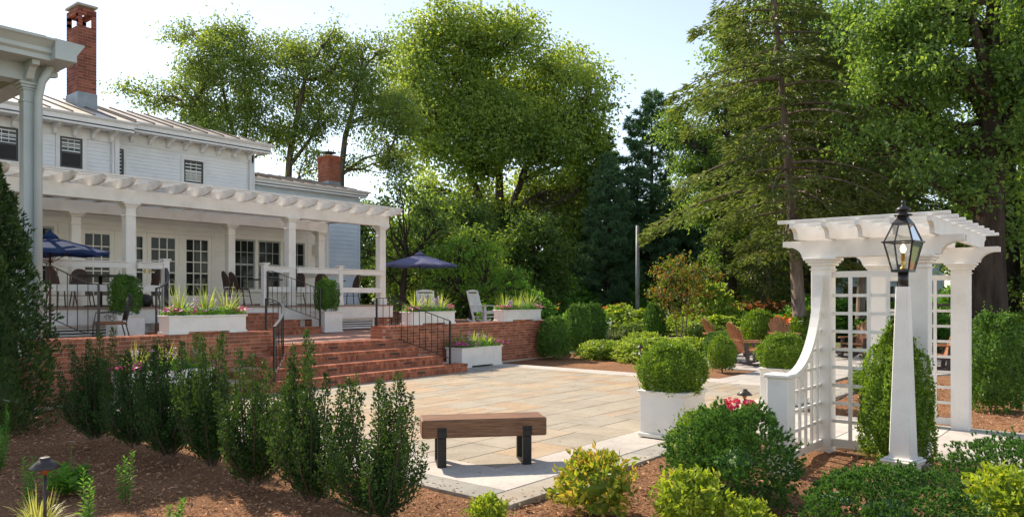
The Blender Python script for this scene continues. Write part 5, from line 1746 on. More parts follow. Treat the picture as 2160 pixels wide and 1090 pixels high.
def evergreen():
    n = 30000
    h, r = 3.5, 0.86
    z = RNG.random(n) ** 0.8
    az = RNG.uniform(0, 2 * PI, n)
    prof = (1 - z) ** 0.55 * (0.75 + 0.25 * np.minimum(1, z * 8))
    D = np.stack([np.cos(az), np.sin(az), (z - 0.5) * 3], 1)
    rr = r * prof * lump(D, 8, 0.26, 3.5) * np.where(RNG.random(n) < 0.3, RNG.uniform(0.6, 1, n), 1 - np.abs(RNG.normal(0, 0.04, n)))
    P = np.stack([np.cos(az) * rr, np.sin(az) * rr, z * h], 1)
    O = np.stack([np.cos(az), np.sin(az), np.full(n, 0.3)], 1)
    U = unit(O * 0.6 + rdir(n) * 0.6 + np.array([[0, 0, 0.5]]))
    L = RNG.uniform(0.04, 0.085, n)
    a = kites(P, U, unit(O + rdir(n) * 0.6), L, L * 0.42)
    cz = np.linspace(0.0, 1.0, 10)
    C = []
    for q in cz:
        for k in range(14):
            t = 2 * PI * k / 14
            C.append((math.cos(t) * r * 0.62 * (1 - q) ** 0.55 * (0.75 + 0.25 * min(1, q * 8)), math.sin(t) * r * 0.62 * (1 - q) ** 0.55 * (0.75 + 0.25 * min(1, q * 8)), q * h * 0.97))
    F = []
    for j in range(9):
        for i in range(14):
            p, q = j * 14 + i, j * 14 + (i + 1) % 14
            F += [(p, q, q + 14), (p, q + 14, p + 14)]
    return np_mesh('foliage', *merge([a, (np.array(C), np.array(F))]), 'lf_ever')
shrub_thing('evergreen_shrub', 'tall dark evergreen shrub filling the left edge below the porch column', 'shrub', (3.10, 11.15, -0.03), evergreen(), sh=0.4, sr=0.06)

# yews: tufted, arching
def yew_mesh(seed, rx, ry, h, n=15000):
    n = int(n * 1.6)
    return np_mesh('foliage', *ball(n, rx, ry, h * 0.62, h * 0.42, 0.042, 0.011, seed=seed, amp=0.16, inner=0.35, tuft=9, out=0.75, core=0.3), 'lf_yew')
shrub_thing('yew_shrub', 'large dark green yew mound in front of the arbour wing', 'shrub', (5.98, 2.55, -0.03), yew_mesh(3, 0.50, 0.50, 0.74, 20000), sh=0.3)
shrub_thing('boxwood_shrub', 'bright green boxwood mound tucked behind the large dark yew', 'shrub', (6.42, 2.98, -0.03), np_mesh('foliage', *ball(6000, 0.36, 0.36, 0.32, 0.34, 0.034, 0.018, seed=9, amp=0.08), 'lf_box'))
shrub_thing('yew_shrub', 'low spreading yew at the bottom edge before the lamp post', 'shrub', (5.72, 1.35, -0.03), yew_mesh(5, 0.56, 0.56, 0.46, 17000))
shrub_thing('yew_shrub', 'low spreading yew at the right edge beside the walk', 'shrub', (7.25, 0.66, -0.03), yew_mesh(7, 0.55, 0.6, 0.50, 16000))

def leafy_mesh(seed, r, h, n, L, W, mat, out=0.5, amp=0.2):
    return np_mesh('foliage', *ball(n, r, r, h * 0.55, h * 0.48, L, W, seed=seed, amp=amp, inner=0.45, out=out), mat)
nan = leafy_mesh(4, 0.25, 0.42, 1500, 0.06, 0.028, 'lf_nandina', 0.7, 0.25)
gold = leafy_mesh(6, 0.26, 0.40, 1500, 0.06, 0.03, 'lf_gold', 0.7, 0.25)
for (name, me, x, y, s, lab) in (
        ('bronze_gold_shrub', nan, 4.98, 3.27, 1.1, 'yellow shrub with bronze tips at the patio corner in front of the bench'),
        ('golden_shrub', gold, 5.12, 2.52, 0.95, 'low golden green shrub at the bottom edge left of the large yew'),
        ('golden_shrub', gold, 6.42, 0.72, 1.05, 'low golden green shrub in the bottom right corner'),
        ('golden_shrub', gold, 4.18, 3.66, 0.55, 'small golden green seedling shrub at the bottom edge below the patio corner'),
        ('golden_shrub', gold, 5.18, 2.12, 0.6, 'small golden shrub at the bottom edge under the large yew')):
    shrub_thing(name, lab, 'shrub', (x, y, -0.03), me, random.uniform(0, 6), s, 'yellow foreground shrubs', sh=0.15, sr=0.008)
# hydrangea with red heads
hy = thing('hydrangea', 'hydrangea with red flower heads beside the arbour pier', 'shrub', (7.55, 3.22, -0.03))
link('foliage', leafy_mesh(12, 0.24, 0.5, 420, 0.11, 0.07, 'lf_green', 0.5), hy)
for (dx, dy, dz, mat) in ((0.10, -0.12, 0.56, 'red'), (-0.12, -0.02, 0.60, 'red'), (0.0, 0.1, 0.5, 'red'), (0.02, -0.16, 0.50, 'lf_lime')):
    P = rdir(60) * np.array([[0.075, 0.075, 0.05]]) + np.array([[dx, dy, dz]])
    link('flower_head', np_mesh('flower_head', *blossoms(P, 0.024, 4), mat), hy)

# clipped boxwoods near and far
cone_me = np_mesh('foliage', *ball(15000, 0.42, 0.42, 0.70, 0.66, 0.036, 0.02, seed=21, amp=0.13, power=2.3, taper=0.48), 'lf_box')
hedge_me = np_mesh('foliage', *ball(18000, 0.40, 0.40, 0.70, 0.66, 0.042, 0.024, seed=23, amp=0.14, power=2.8, taper=0.15), 'lf_boxdark')
mound_me = np_mesh('foliage', *ball(5000, 0.40, 0.40, 0.36, 0.36, 0.05, 0.028, seed=25, amp=0.1, power=2.4), 'lf_box')
egg_me = np_mesh('foliage', *ball(7000, 0.40, 0.40, 0.62, 0.60, 0.055, 0.03, seed=27, amp=0.1, power=2.4, taper=0.15), 'lf_boxdark')
pale_me = leafy_mesh(31, 0.5, 0.62, 3000, 0.07, 0.035, 'lf_lime', 0.6, 0.22)
dark_me = leafy_mesh(33, 0.5, 0.6, 2400, 0.08, 0.045, 'lf_dark', 0.5, 0.15)
leafy_me = leafy_mesh(35, 0.5, 0.9, 2400, 0.12, 0.065, 'lf_lime', 0.5, 0.25)
fresh_me = leafy_mesh(37, 0.5, 0.8, 2600, 0.09, 0.05, 'lf_green', 0.5, 0.2)
SH = [
    ('boxwood_cone', cone_me, 8.12, 1.82, (0.98, 0.98, 1.0), 'tall clipped boxwood cone between the lamp post and the arbour trellis'),
    ('boxwood_cone', hedge_me, 13.25, 1.62, (0.95, 0.95, 1.0), 'tall clipped boxwood block behind the right arbour post'),
    ('boxwood_cone', egg_me, 16.75, 12.28, (1.12, 1.12, 0.95), 'egg shaped boxwood at the end of the terrace wall, nearest of the three'),
    ('boxwood_cone', egg_me, 18.8, 12.9, (1.1, 1.1, 1.2), 'egg shaped boxwood in the middle of the three by the terrace wall'),
    ('boxwood_cone', egg_me, 20.9, 13.75, (1.2, 1.2, 1.2), 'egg shaped boxwood, farthest of the three by the terrace wall'),
    ('boxwood_cone', egg_me, 26.2, 14.4, (1.15, 1.15, 1.18), 'dark clipped cone left of the small reddish tree'),
    ('boxwood_ball', mound_me, 16.2, 7.2, (0.74, 0.74, 1.1), 'round bright boxwood in the mulch left of the wooden chairs'),
    ('boxwood_ball', egg_me, 19.4, 8.75, (1.0, 1.0, 0.62), 'dark clipped shrub behind the leftmost adirondack chair'),
    ('boxwood_ball', mound_me, 23.8, 9.35, (1.3, 1.3, 1.7), 'boxwood ball behind the chairs, just left of the orange daylilies'),
    ('boxwood_ball', mound_me, 24.9, 8.1, (1.5, 1.5, 1.75), 'boxwood ball behind the chairs at the foot of the hemlock trunk'),
    ('boxwood_ball', mound_me, 23.2, 2.6, (1.5, 1.5, 1.7), 'boxwood ball at the right edge beyond the clipped block, upper one'),
    ('boxwood_ball', mound_me, 19.6, 1.55, (1.25, 1.25, 1.35), 'boxwood ball at the right edge beyond the walk'),
    ('boxwood_ball', mound_me, 16.5, 3.95, (0.85, 0.85, 0.8), 'boxwood mound seen through the lower trellis of the arbour'),
    ('boxwood_ball', mound_me, 14.4, 3.75, (0.62, 0.62, 0.6), 'small boxwood mound behind the left trellis panel'),
    ('pale_shrub', pale_me, 17.75, 11.35, (1.35, 1.35, 0.85), 'pale feathery shrub in the bed beside the terrace boxwoods'),
    ('pale_shrub', pale_me, 19.3, 11.0, (1.15, 1.15, 1.15), 'pale variegated shrub in the bed, second from the terrace wall'),
    ('pale_shrub', pale_me, 17.6, 9.75, (1.75, 1.75, 1.05), 'broad pale feathery shrub around the middle path light'),
    ('pale_shrub', pale_me, 19.9, 9.9, (1.2, 1.2, 0.9), 'pale feathery shrub behind the patio boxwood planter'),
    ('dark_mound', dark_me, 26.5, 15.55, (1.5, 1.5, 1.0), 'dark low mound left of the clipped cone'),
    ('dark_mound', dark_me, 25.9, 12.05, (1.7, 1.7, 1.15), 'dark low mound right of the small reddish tree'),
    ('leafy_shrub', leafy_me, 29.5, 13.6, (2.0, 2.0, 2.2), 'tall lime green shrub with flat pale flower heads behind the reddish tree'),
    ('leafy_shrub', leafy_me, 27.2, 12.4, (2.2, 2.2, 0.95), 'low lime green groundcover shrub behind the lawn'),
    ('leafy_shrub', leafy_me, 28.2, 10.9, (2.4, 2.4, 0.95), 'low lime green groundcover shrub behind the adirondack chairs'),
    ('leafy_shrub', leafy_me, 27.5, 16.9, (1.6, 1.6, 1.3), 'lime green shrub in the perennial bed left of the clipped cone'),
    ('leafy_shrub', leafy_me, 27.4, 15.7, (1.3, 1.3, 0.75), 'low lime shrub by the far path light'),
    ('leafy_shrub', leafy_me, 29.6, 17.0, (1.7, 1.7, 1.1), 'lime shrub in the middle of the perennial bed'),
    ('leafy_shrub', leafy_me, 30.5, 15.3, (1.8, 1.8, 1.0), 'lime shrub right behind the clipped cone'),
    ('leafy_shrub', leafy_me, 24.4, 10.6, (0.9, 0.9, 0.6), 'low lime shrub at the lawn edge behind the leftmost wooden chair'),
    ('leafy_shrub', fresh_me, 25.8, 17.3, (1.8, 1.8, 1.5), 'fresh green shrub at the left of the perennial bed'),
    ('leafy_shrub', fresh_me, 31.5, 9.8, (3.0, 3.0, 1.9), 'broad dark green hedge shrub in front of the rail fence'),
    ('leafy_shrub', fresh_me, 31.5, 7.6, (2.2, 2.2, 1.8), 'green hedge shrub right of the ivy clad trunk'),
    ('leafy_shrub', fresh_me, 24.2, 20.0, (2.4, 2.4, 2.8), 'bright green shrub behind the terrace boxwoods'),
    ('leafy_shrub', pale_me, 16.6, 0.55, (1.1, 1.1, 1.0), 'pale yellow shrub at the right edge in the mulch'),
    ('leafy_shrub', fresh_me, 27.0, 5.6, (2.6, 2.6, 1.6), 'green shrub behind the arbour between the tree trunks'),
    ('leafy_shrub', fresh_me, 27.5, 1.2, (2.4, 2.4, 2.2), 'green shrub at the foot of the great maple'),
    ('leafy_shrub', leafy_me, 23.5, -0.2, (1.8, 1.8, 1.3), 'lime green shrub at the far right edge'),
]
for (name, me, x, y, s, lab) in SH:
    shrub_thing(name, lab, 'shrub', (x, y, -0.05), me, random.uniform(0, 6), s, sh=0.2)

# foreground perennials in the shaded bed
def stem_plant(name, label, x, y, h, nst, mat='lf_green', L=0.075, spread=0.1, flowers=None):
    t = thing(name, label, 'plant', (x, y, -0.03), random.uniform(0, 6))
    parts, st, heads = [], MB(), []
    for k in range(nst):
        az = RNG.uniform(0, 6.28); o = spread * RNG.random()
        hh = h * RNG.uniform(0.6, 1.05)
        tip = np.array([math.cos(az) * o * 1.6, math.sin(az) * o * 1.6, hh])
        b = np.array([math.cos(az) * o * 0.5, math.sin(az) * o * 0.5, 0])
        st.tube([b, (b + tip) / 2 + np.array([0, 0, 0.01]), tip], [0.005, 0.004, 0.002], 5)
        n = int(16 + hh * 60)
        tt = np.linspace(0.12, 1, n)
        P = b + (tip - b) * tt[:, None]
        a = np.arange(n) * 2.4 + RNG.uniform(0, 6)
        U = np.stack([np.cos(a), np.sin(a), 0.35 + 0.9 * tt ** 3], 1)
        Ln = L * (1 - 0.45 * tt) * RNG.uniform(0.8, 1.2, n)
        parts.append(kites(P, U, np.tile([[0, 0, 1.0]], (n, 1)) + rdir(n) * 0.3, Ln, Ln * 0.34, 0.2, 0.5))
        heads.append(tip)
    link('leaves', np_mesh('leaves', *merge(parts), mat), t)
    st.build('stems', 'lf_green', t)
    if flowers:
        P = np.repeat(np.array(heads)[:2], 1, 0) + np.array([[0, 0, 0.02]])
        link('blossom', np_mesh('blossom', *blossoms(P, 0.035, 11, (0, 0, 1)), flowers), t)
    return t
stem_plant('leafy_perennial', 'single bright leafy stem plant in the shaded bed, centre of the lower left', 2.80, 6.36, 0.40, 3, spread=0.06)
stem_plant('leafy_perennial', 'leafy stem plant directly behind the foreground path light', 2.24, 6.75, 0.42, 3, spread=0.07)
stem_plant('leafy_perennial', 'leafy stem plant at the bottom edge right of the foreground path light', 2.24, 5.72, 0.44, 3, spread=0.06)
stem_plant('leafy_perennial', 'small leafy sprout at the bottom edge below the holly row', 2.70, 5.42, 0.25, 3, spread=0.08)
stem_plant('leafy_perennial', 'tall leafy perennial at the far left edge', 2.50, 8.45, 0.55, 8, spread=0.22)
stem_plant('broadleaf_perennial', 'broad dark leafed clump right behind the foreground path light', 2.62, 7.05, 0.22, 9, L=0.16, spread=0.14)
stem_plant('daisy', 'thin daisy stem with white flower in the shaded bed', 2.62, 7.0, 0.38, 1, L=0.03, flowers='daisy', spread=0.3)
stem_plant('daisy', 'daisy with white flower by the evergreen at the far left', 2.86, 9.3, 0.62, 2, L=0.06, flowers='daisy', spread=0.1)
sg = thing('striped_grass', 'arching striped sedge clump under the foreground path light', 'grass clump', (2.04, 6.0, -0.03))
link('blades', np_mesh('blades', *blades(260, 0.07, 0.42, 0.009, 1.1, 0.8, 5), 'sedge'), sg)

# perennials with flowers
def drift(name, label, x, y, r, h, n_bl, mat_f, n_f, fs, zf=0.92, grass='lf_green'):
    t = thing(name, label, 'flowers', (x, y, -0.05))
    parts = []
    for k in range(int(n_bl / 24)):
        a, q = RNG.uniform(0, 6.28), r * math.sqrt(RNG.random())
        V, F = blades(24, 0.06, h * 0.85, 0.028, 0.75, 0.4, 3)
        parts.append((V + np.array([[math.cos(a) * q, math.sin(a) * q, 0]]), F))
    link('blades', np_mesh('blades', *merge(parts), grass), t)
    a, q = RNG.uniform(0, 6.28, n_f), r * np.sqrt(RNG.random(n_f))
    P = np.stack([np.cos(a) * q, np.sin(a) * q, h * zf + RNG.normal(0, h * 0.08, n_f)], 1)
    link('blossoms', np_mesh('blossoms', *blossoms(P, fs, 6), mat_f), t)
    return t
drift('daylily_drift', 'orange daylilies in bloom behind the adirondack chairs', 24.7, 9.15, 0.7, 1.05, 500, 'orange', 46, 0.075)
drift('daylily_drift', 'rust coloured daylilies along the rail fence', 32.5, 12.6, 2.2, 1.45, 1100, 'rust', 240, 0.09)
drift('daylily_drift', 'few red orange daylilies above the perennial bed at left', 29.0, 19.2, 1.6, 1.35, 700, 'orange', 9, 0.11)
drift('perennial_drift', 'mixed pale flowering perennials left of the clipped cone', 27.6, 17.9, 1.7, 0.95, 1300, 'daisy', 60, 0.05)
drift('perennial_drift', 'grey green perennials with pale plumes behind the terrace boxwoods', 24.6, 16.6, 1.3, 0.8, 800, 'daisy', 40, 0.05, grass='lf_grey')
drift('perennial_drift', 'yellow green grassy perennials in front of the clipped cone', 25.9, 16.3, 0.9, 0.6, 600, 'lf_lime', 20, 0.05, grass='lf_lime')

# ------------------------------------------------------------------ trees
VIEW_RZ = YAW - R(90)
def branch(tw, p, q, r0, r1, n=5, sag=0.1, seed=0, sides=6):
    g_ = np.random.default_rng(seed)
    p, q = np.array(p, float), np.array(q, float)
    l = np.linalg.norm(q - p)
    pts, rad = [], []
    off = g_.normal(size=3) * l * 0.09
    for k in range(n + 1):
        t = k / n
        c = p + (q - p) * t
        c = c + off * math.sin(PI * t) + np.array([0, 0, -sag * l * math.sin(PI * t)])
        c = c + g_.normal(size=3) * l * 0.018 * (0 if k in (0, n) else 1)
        pts.append(c); rad.append(r0 + (r1 - r0) * t ** 0.8)
    tw.tube(pts, rad, sides, cap=False)
    return np.array(pts)

def broad_tree(name, label, loc, lobes, trunk, fork, L, per_m3, mat, bark='bark', seed=1, clus=0.55, droop=0.1, trunk_r=0.3, tip=None, twigs=0.7, leafw=0.62, limb_r=0.42, group=None, stems=None, full=0.72):
    """lobes: (x,y,z,rx,ry,rz) in tree space, x across, z up. trunk: list of points to the fork."""
    g_ = np.random.default_rng(seed)
    t = thing(name, label, 'tree', (loc[0], loc[1], -0.1), VIEW_RZ, group)
    tw = MB()
    tp = [np.array(p, float) for p in trunk]
    nT = len(tp)
    tw.tube([tp[0] + (0, 0, -0.1), tp[0] + (0, 0, 0.25)] + tp[1:], [trunk_r * 1.5, trunk_r * 1.08] + [trunk_r * (1 - 0.45 * k / (nT - 1)) for k in range(1, nT)], 12, cap=False)
    for st in (stems or []):
        sp_ = [np.array(p, float) for p in st[0]]
        tw.tube(sp_, [st[1] * (1 - 0.75 * k / (len(sp_) - 1)) for k in range(len(sp_))], 9, cap=False)
    anchors = [tp[k] + (tp[k + 1] - tp[k]) * f_ for k in range(nT - 1) for f_ in (0.0, 0.5)] + [tp[-1]]
    anchors = [a for a in anchors if a[2] >= fork * 0.8] or [tp[-1]]
    for st in (stems or []):
        sp_ = [np.array(p, float) for p in st[0]]
        anchors += sp_[1:]
    Ps, Us, Ns, Ls = [], [], [], []
    for i, (x, y, z, rx, ry, rz) in enumerate(lobes):
        c = np.array([x, y, z])
        a = min(anchors, key=lambda q: np.linalg.norm(c - q) + (3.0 if q[2] > z - 0.2 else 0) * 1.0)
        end = c + np.array([0, 0, rz * 0.2])
        limb = branch(tw, a, end, trunk_r * limb_r * min(1, 0.55 + 0.25 * rx), 0.02, 6, 0.07, seed * 91 + i, 7)
        vol = 4.19 * rx * ry * rz
        ncl = max(6, int(vol ** 0.75 * 5.2 / clus))
        D = unit(g_.normal(size=(ncl, 3)))
        rad = g_.random(ncl) ** (1 / 2.6)
        C = c + D * rad[:, None] * np.array([[rx, ry, rz]]) * (full + 0.3 * g_.random((ncl, 1)))
        for j in range(ncl):
            if g_.random() < twigs:
                s_ = limb[g_.integers(2, len(limb))]
                branch(tw, s_, C[j], 0.028, 0.008, 3, 0.03, seed * 977 + i * 61 + j, 4)
        npc = max(4, int(per_m3 * vol / ncl))
        cr = clus * g_.uniform(0.6, 1.25, (ncl, 1))
        m = ncl * npc
        off = g_.normal(size=(m, 3)) * np.repeat(cr, npc, 0) * np.array([[0.55, 0.55, 0.36]])
        P = np.repeat(C, npc, 0) + off
        P[:, 2] -= droop * (off[:, 0] ** 2 + off[:, 1] ** 2)
        Ps.append(P)
        Us.append(unit(off * 0.8 + g_.normal(size=(m, 3)) * 0.5 + np.array([[0, 0, -0.35]])))
        Ns.append(unit(g_.normal(size=(m, 3)) * 0.8 + np.array([[0, 0, 0.8]])))
        Ls.append(L * g_.uniform(0.65, 1.3, m))
    P, U, N, Ln = np.concatenate(Ps), np.concatenate(Us), np.concatenate(Ns), np.concatenate(Ls)
    V, F = kites(P, U, N, Ln, Ln * leafw)
    link('crown', np_mesh('crown', V, F, mat), t)
    tw.build('trunk', bark, t)
    return t

TULIP = [(-5.33, -1.7, 19.74, 2.27, 2.38, 2.46), (-3.23, -2.6, 20.96, 2.53, 2.35, 2.17), (-0.77, -0.68, 21.21, 2.53, 2.13, 1.76), (1.5, -2.05, 20.27, 2.27, 2.18, 2.1), (-6.03, -3.16, 16.58, 2.1, 2.46, 2.81), (-3.23, -0.72, 16.94, 2.81, 2.81, 2.81), (-0.07, 3.04, 17.28, 2.81, 2.81, 2.81), (2.73, 2.18, 16.94, 2.46, 2.64, 2.81), (5.2, 1.5, 19.03, 2.17, 2.13, 2.1), (6.42, -2.04, 16.05, 1.93, 2.38, 2.81), (6.87, 0.27, 12.74, 1.7, 2.23, 2.81), (-5.67, -1.42, 13.08, 2.1, 2.27, 2.46), (-2.53, -2.39, 13.08, 2.81, 2.64, 2.46), (0.63, -2.87, 13.08, 2.81, 2.64, 2.46), (3.79, -2.09, 12.74, 2.81, 2.81, 2.81), (-5.33, 2.34, 9.92, 2.1, 1.93, 1.76), (-2.17, 2.1, 9.58, 2.46, 2.1, 1.76), (2.73, 2.51, 9.58, 3.16, 2.64, 2.1), (5.72, 1.63, 9.58, 2.1, 2.1, 2.1), (-1.82, -1.22, 7.82, 2.45, 1.93, 1.4), (1.68, 0.61, 7.64, 2.81, 2.1, 1.4), (-5.15, 0.61, 8.16, 1.93, 1.66, 1.4), (5.18, 0.0, 7.12, 2.1, 1.84, 1.57), (-1.48, -1.83, 15.18, 2.45, 2.28, 2.1), (1.68, -1.83, 14.83, 2.45, 2.28, 2.1), (-4.28, 1.22, 14.83, 2.1, 2.1, 2.1), (-1.82, -1.22, 19.03, 2.1, 1.93, 1.76), (3.44, -0.61, 18.68, 1.76, 1.76, 1.76), (4.49, 0.61, 14.83, 2.1, 2.1, 2.1), (-1.48, -1.83, 11.32, 2.45, 2.1, 1.76), (6.94, 0.0, 10.28, 1.4, 1.76, 2.1)]
broad_tree('tulip_tree', 'tall broad bright green tree at the centre with forked trunk', (42.95, 36.5), TULIP, [(0, 0, 0), (0.05, 0, 3.8), (0.05, 0, 6.8)], 5.0, 0.26, 64, 'lf_tulip', 'bark', 3, 0.85, full=0.84, trunk_r=0.56, limb_r=0.4,
           stems=[([(0.0, 0, 5.4), (-1.3, 0.2, 8.8), (-3.2, 0, 13.6), (-3.8, 0, 17.9)], 0.33), ([(0.05, 0, 6.7), (0.0, 0.2, 11.1), (-0.4, 0, 15.4), (-0.7, 0, 19.5)], 0.38), ([(0.1, 0, 6.4), (1.6, 0, 10.2), (3.0, 0.5, 13.7), (4.7, 0.4, 17.5)], 0.3)])
broad_tree('locust_tree', 'airy locust tree behind the house roof at left, with long side branch', (19.66, 32.79), [(-4.68, -0.68, 11.46, 0.85, 0.63, 0.4), (-3.69, -0.5, 11.01, 1.01, 0.82, 0.63), (-2.46, 0.35, 14.37, 1.07, 0.81, 0.54), (-1.12, 0.65, 14.28, 1.07, 0.9, 0.72), (0.22, 0.87, 13.99, 0.94, 0.94, 0.94), (-2.13, 1.06, 12.42, 1.07, 0.99, 0.9), (-0.78, -1.2, 12.53, 1.12, 1.12, 1.12), (0.56, 0.31, 12.31, 1.07, 1.1, 1.12), (-2.46, 0.46, 10.85, 1.03, 0.92, 0.81), (-1.01, 0.02, 10.52, 1.12, 1.06, 1.01), (0.78, -0.94, 10.4, 1.07, 1.1, 1.12), (1.79, -0.06, 9.4, 0.9, 0.85, 0.81), (-0.34, -1.31, 9.28, 1.23, 0.91, 0.58)], [(0, 0, 0), (0, 0, 4), (0.1, 0, 7.8)], 6.5, 0.155, 560, 'lf_locust', 'bark', 5, 0.6, full=1.0, trunk_r=0.22, leafw=0.5,
           stems=[([(0.1, 0, 7.6), (0.3, 0.1, 10), (0.2, 0, 13)], 0.15), ([(0.05, 0, 7.4), (-1.0, 0, 9.6), (-2.3, 0, 10.6), (-4.3, -0.4, 11.2)], 0.12), ([(0.1, 0, 7.7), (-0.5, 0.2, 10), (-1.2, 0.2, 13.2)], 0.14)])
broad_tree('locust_tree', 'airy locust tree with slender curved trunk, left of the small chimney', (21.12, 31.01), [(0.16, 1.21, 13.76, 1.07, 0.93, 0.78), (1.5, 0.96, 13.87, 1.01, 0.86, 0.72), (2.19, 0.06, 14.5, 0.49, 0.49, 0.49), (0.72, -0.56, 12.64, 1.07, 1.01, 0.94), (2.06, 1.0, 12.75, 0.9, 0.92, 0.94), (2.84, 0.1, 13.31, 0.54, 0.51, 0.49), (-0.18, 0.89, 11.52, 0.85, 0.87, 0.9), (1.16, 0.93, 11.19, 1.03, 0.99, 0.94), (0.38, 0.02, 9.62, 1.01, 0.91, 0.81), (1.72, -0.18, 9.96, 0.81, 0.81, 0.81), (0.83, 0.24, 8.28, 0.94, 0.81, 0.67)], [(0, 0, 0), (-0.1, 0, 5), (0.05, 0, 8.2), (0.4, 0, 10.2)], 6.5, 0.155, 560, 'lf_locust', 'bark', 7, 0.6, full=1.0, trunk_r=0.22, leafw=0.5,
           stems=[([(0.4, 0, 10.1), (0.8, 0, 12), (1.6, 0, 13.6)], 0.13), ([(0.05, 0, 7.9), (1.0, 0.1, 9.2), (1.7, 0, 10.6)], 0.11)])
broad_tree('locust_tree', 'airy locust tree rising behind the small chimney', (22.74, 29.04), [(1.07, -0.19, 12.75, 1.07, 0.96, 0.85), (1.93, -0.59, 13.16, 0.67, 0.65, 0.63), (0.63, -0.52, 11.41, 1.03, 0.96, 0.9), (1.97, 0.87, 11.41, 1.03, 1.05, 1.07), (2.87, -1.33, 10.07, 0.94, 1.03, 1.12), (0.96, -1.0, 9.84, 0.85, 0.83, 0.81), (2.15, 0.31, 8.95, 0.94, 0.9, 0.85), (2.87, -0.43, 8.16, 0.76, 0.74, 0.72), (0.51, 0.05, 8.28, 0.58, 0.58, 0.58)], [(0, 0, 0), (-0.1, 0, 5), (-0.05, 0, 7.6), (0.15, 0, 9.4)], 6.5, 0.155, 580, 'lf_locust', 'bark', 9, 0.6, full=1.0, trunk_r=0.22, leafw=0.5,
           stems=[([(0.15, 0, 9.3), (0.6, 0, 11), (1.2, 0, 12.8)], 0.13), ([(-0.05, 0, 7.5), (1.0, 0.1, 8.3), (2.2, 0, 8.6)], 0.1)])
maple = broad_tree('maple_tree', 'great maple with thick dark trunk filling the upper right', (23.39, 3.03), [(-2.92, -0.08, 8.69, 1.06, 1.0, 0.93), (-1.68, -0.51, 8.94, 1.24, 1.12, 1.0), (-0.44, 1.77, 9.68, 1.37, 1.18, 1.0), (0.81, -1.08, 8.94, 1.37, 1.24, 1.12), (-3.17, -0.21, 7.32, 0.93, 0.87, 0.81), (-2.05, -0.87, 7.45, 1.12, 1.03, 0.93), (-0.81, 0.39, 7.57, 1.12, 1.06, 1.0), (0.44, -0.72, 7.32, 1.24, 1.18, 1.12), (1.68, -0.47, 7.57, 1.0, 1.12, 1.24), (-3.36, 0.44, 6.02, 0.68, 0.62, 0.56), (-2.49, -0.43, 6.08, 0.93, 0.81, 0.68), (-1.43, 0.15, 6.08, 1.0, 0.9, 0.81), (-0.31, 0.92, 5.83, 0.87, 0.81, 0.75), (0.68, -1.16, 5.83, 1.12, 1.06, 1.0), (-2.3, -1.06, 4.9, 0.93, 0.75, 0.56), (-1.18, -0.7, 4.71, 1.0, 0.84, 0.68), (0.44, 0.6, 4.46, 0.87, 0.84, 0.81), (0.81, 0.21, 3.34, 0.56, 0.62, 0.68), (-1.55, -1.02, 10.43, 1.49, 1.18, 0.87), (0.19, -0.66, 10.93, 1.49, 1.18, 0.87), (1.93, -1.04, 9.68, 1.24, 1.18, 1.12)], [(0, 0, 0), (0, 0, 2.6), (0.05, 0, 5.2), (0.05, 0, 6.4)], 4.6, 0.13, 400, 'lf_maple', 'bark_dark', 11, 0.5, trunk_r=0.46, limb_r=0.28,
           stems=[([(0.0, 0, 5.9), (-0.35, -0.5, 7.4), (-0.9, -0.6, 9.2), (-1.1, -0.6, 11)], 0.19), ([(0.05, 0, 6.2), (0.1, 0.2, 8.5), (0.2, 0, 11)], 0.2), ([(0.1, 0, 5.6), (0.7, 0.1, 6.8), (1.3, 0, 8.4)], 0.16)])
broad_tree('understory_tree', 'dark leafy tree behind the rightmost pergola post', (21.15, 23.1), [(-0.96, -0.08, 5.24, 0.77, 0.77, 0.77), (0.0, -1.03, 5.81, 0.87, 0.82, 0.77), (0.96, 0.45, 5.43, 0.87, 0.87, 0.87), (-0.39, 0.99, 4.08, 0.96, 0.92, 0.87), (0.77, 1.14, 3.89, 0.96, 0.92, 0.87), (-0.96, 0.59, 2.73, 0.87, 0.92, 0.96), (0.19, 1.15, 2.54, 0.96, 0.96, 0.96), (-1.74, -1.45, 3.69, 0.58, 0.87, 1.16), (1.64, -0.42, 4.66, 0.67, 0.72, 0.77)], [(0, 0, 0), (0, 0, 2.0), (0.1, 0, 3.2)], 1.5, 0.15, 190, 'lf_dark', 'bark_dark', 13, 0.42, trunk_r=0.16)
broad_tree('dogwood_tree', 'low spreading bright green tree with layered branches behind the umbrella', (20.12 + 1.6, 18.04 + 1.9), [(-1.34, 0.92, 3.51, 0.76, 0.56, 0.37), (-0.34, 0.6, 3.77, 0.84, 0.6, 0.37), (0.67, -0.22, 3.43, 0.92, 0.66, 0.4), (-1.68, 0.87, 2.76, 0.76, 0.56, 0.37), (-0.67, 0.26, 2.84, 0.84, 0.62, 0.4), (0.5, 0.76, 2.76, 0.92, 0.66, 0.4), (1.6, -0.41, 2.67, 0.76, 0.56, 0.37), (-1.34, -0.61, 2.09, 0.76, 0.55, 0.34), (-0.17, -0.12, 2.0, 0.84, 0.59, 0.34), (1.01, -0.79, 2.0, 0.84, 0.6, 0.37), (2.01, -0.16, 2.0, 0.5, 0.4, 0.3)], [(0, 0, 0), (0.0, 0, 0.9), (0.05, 0, 1.5)], 0.8, 0.12, 520, 'lf_dog', 'bark_dark', 15, 0.34, trunk_r=0.1)
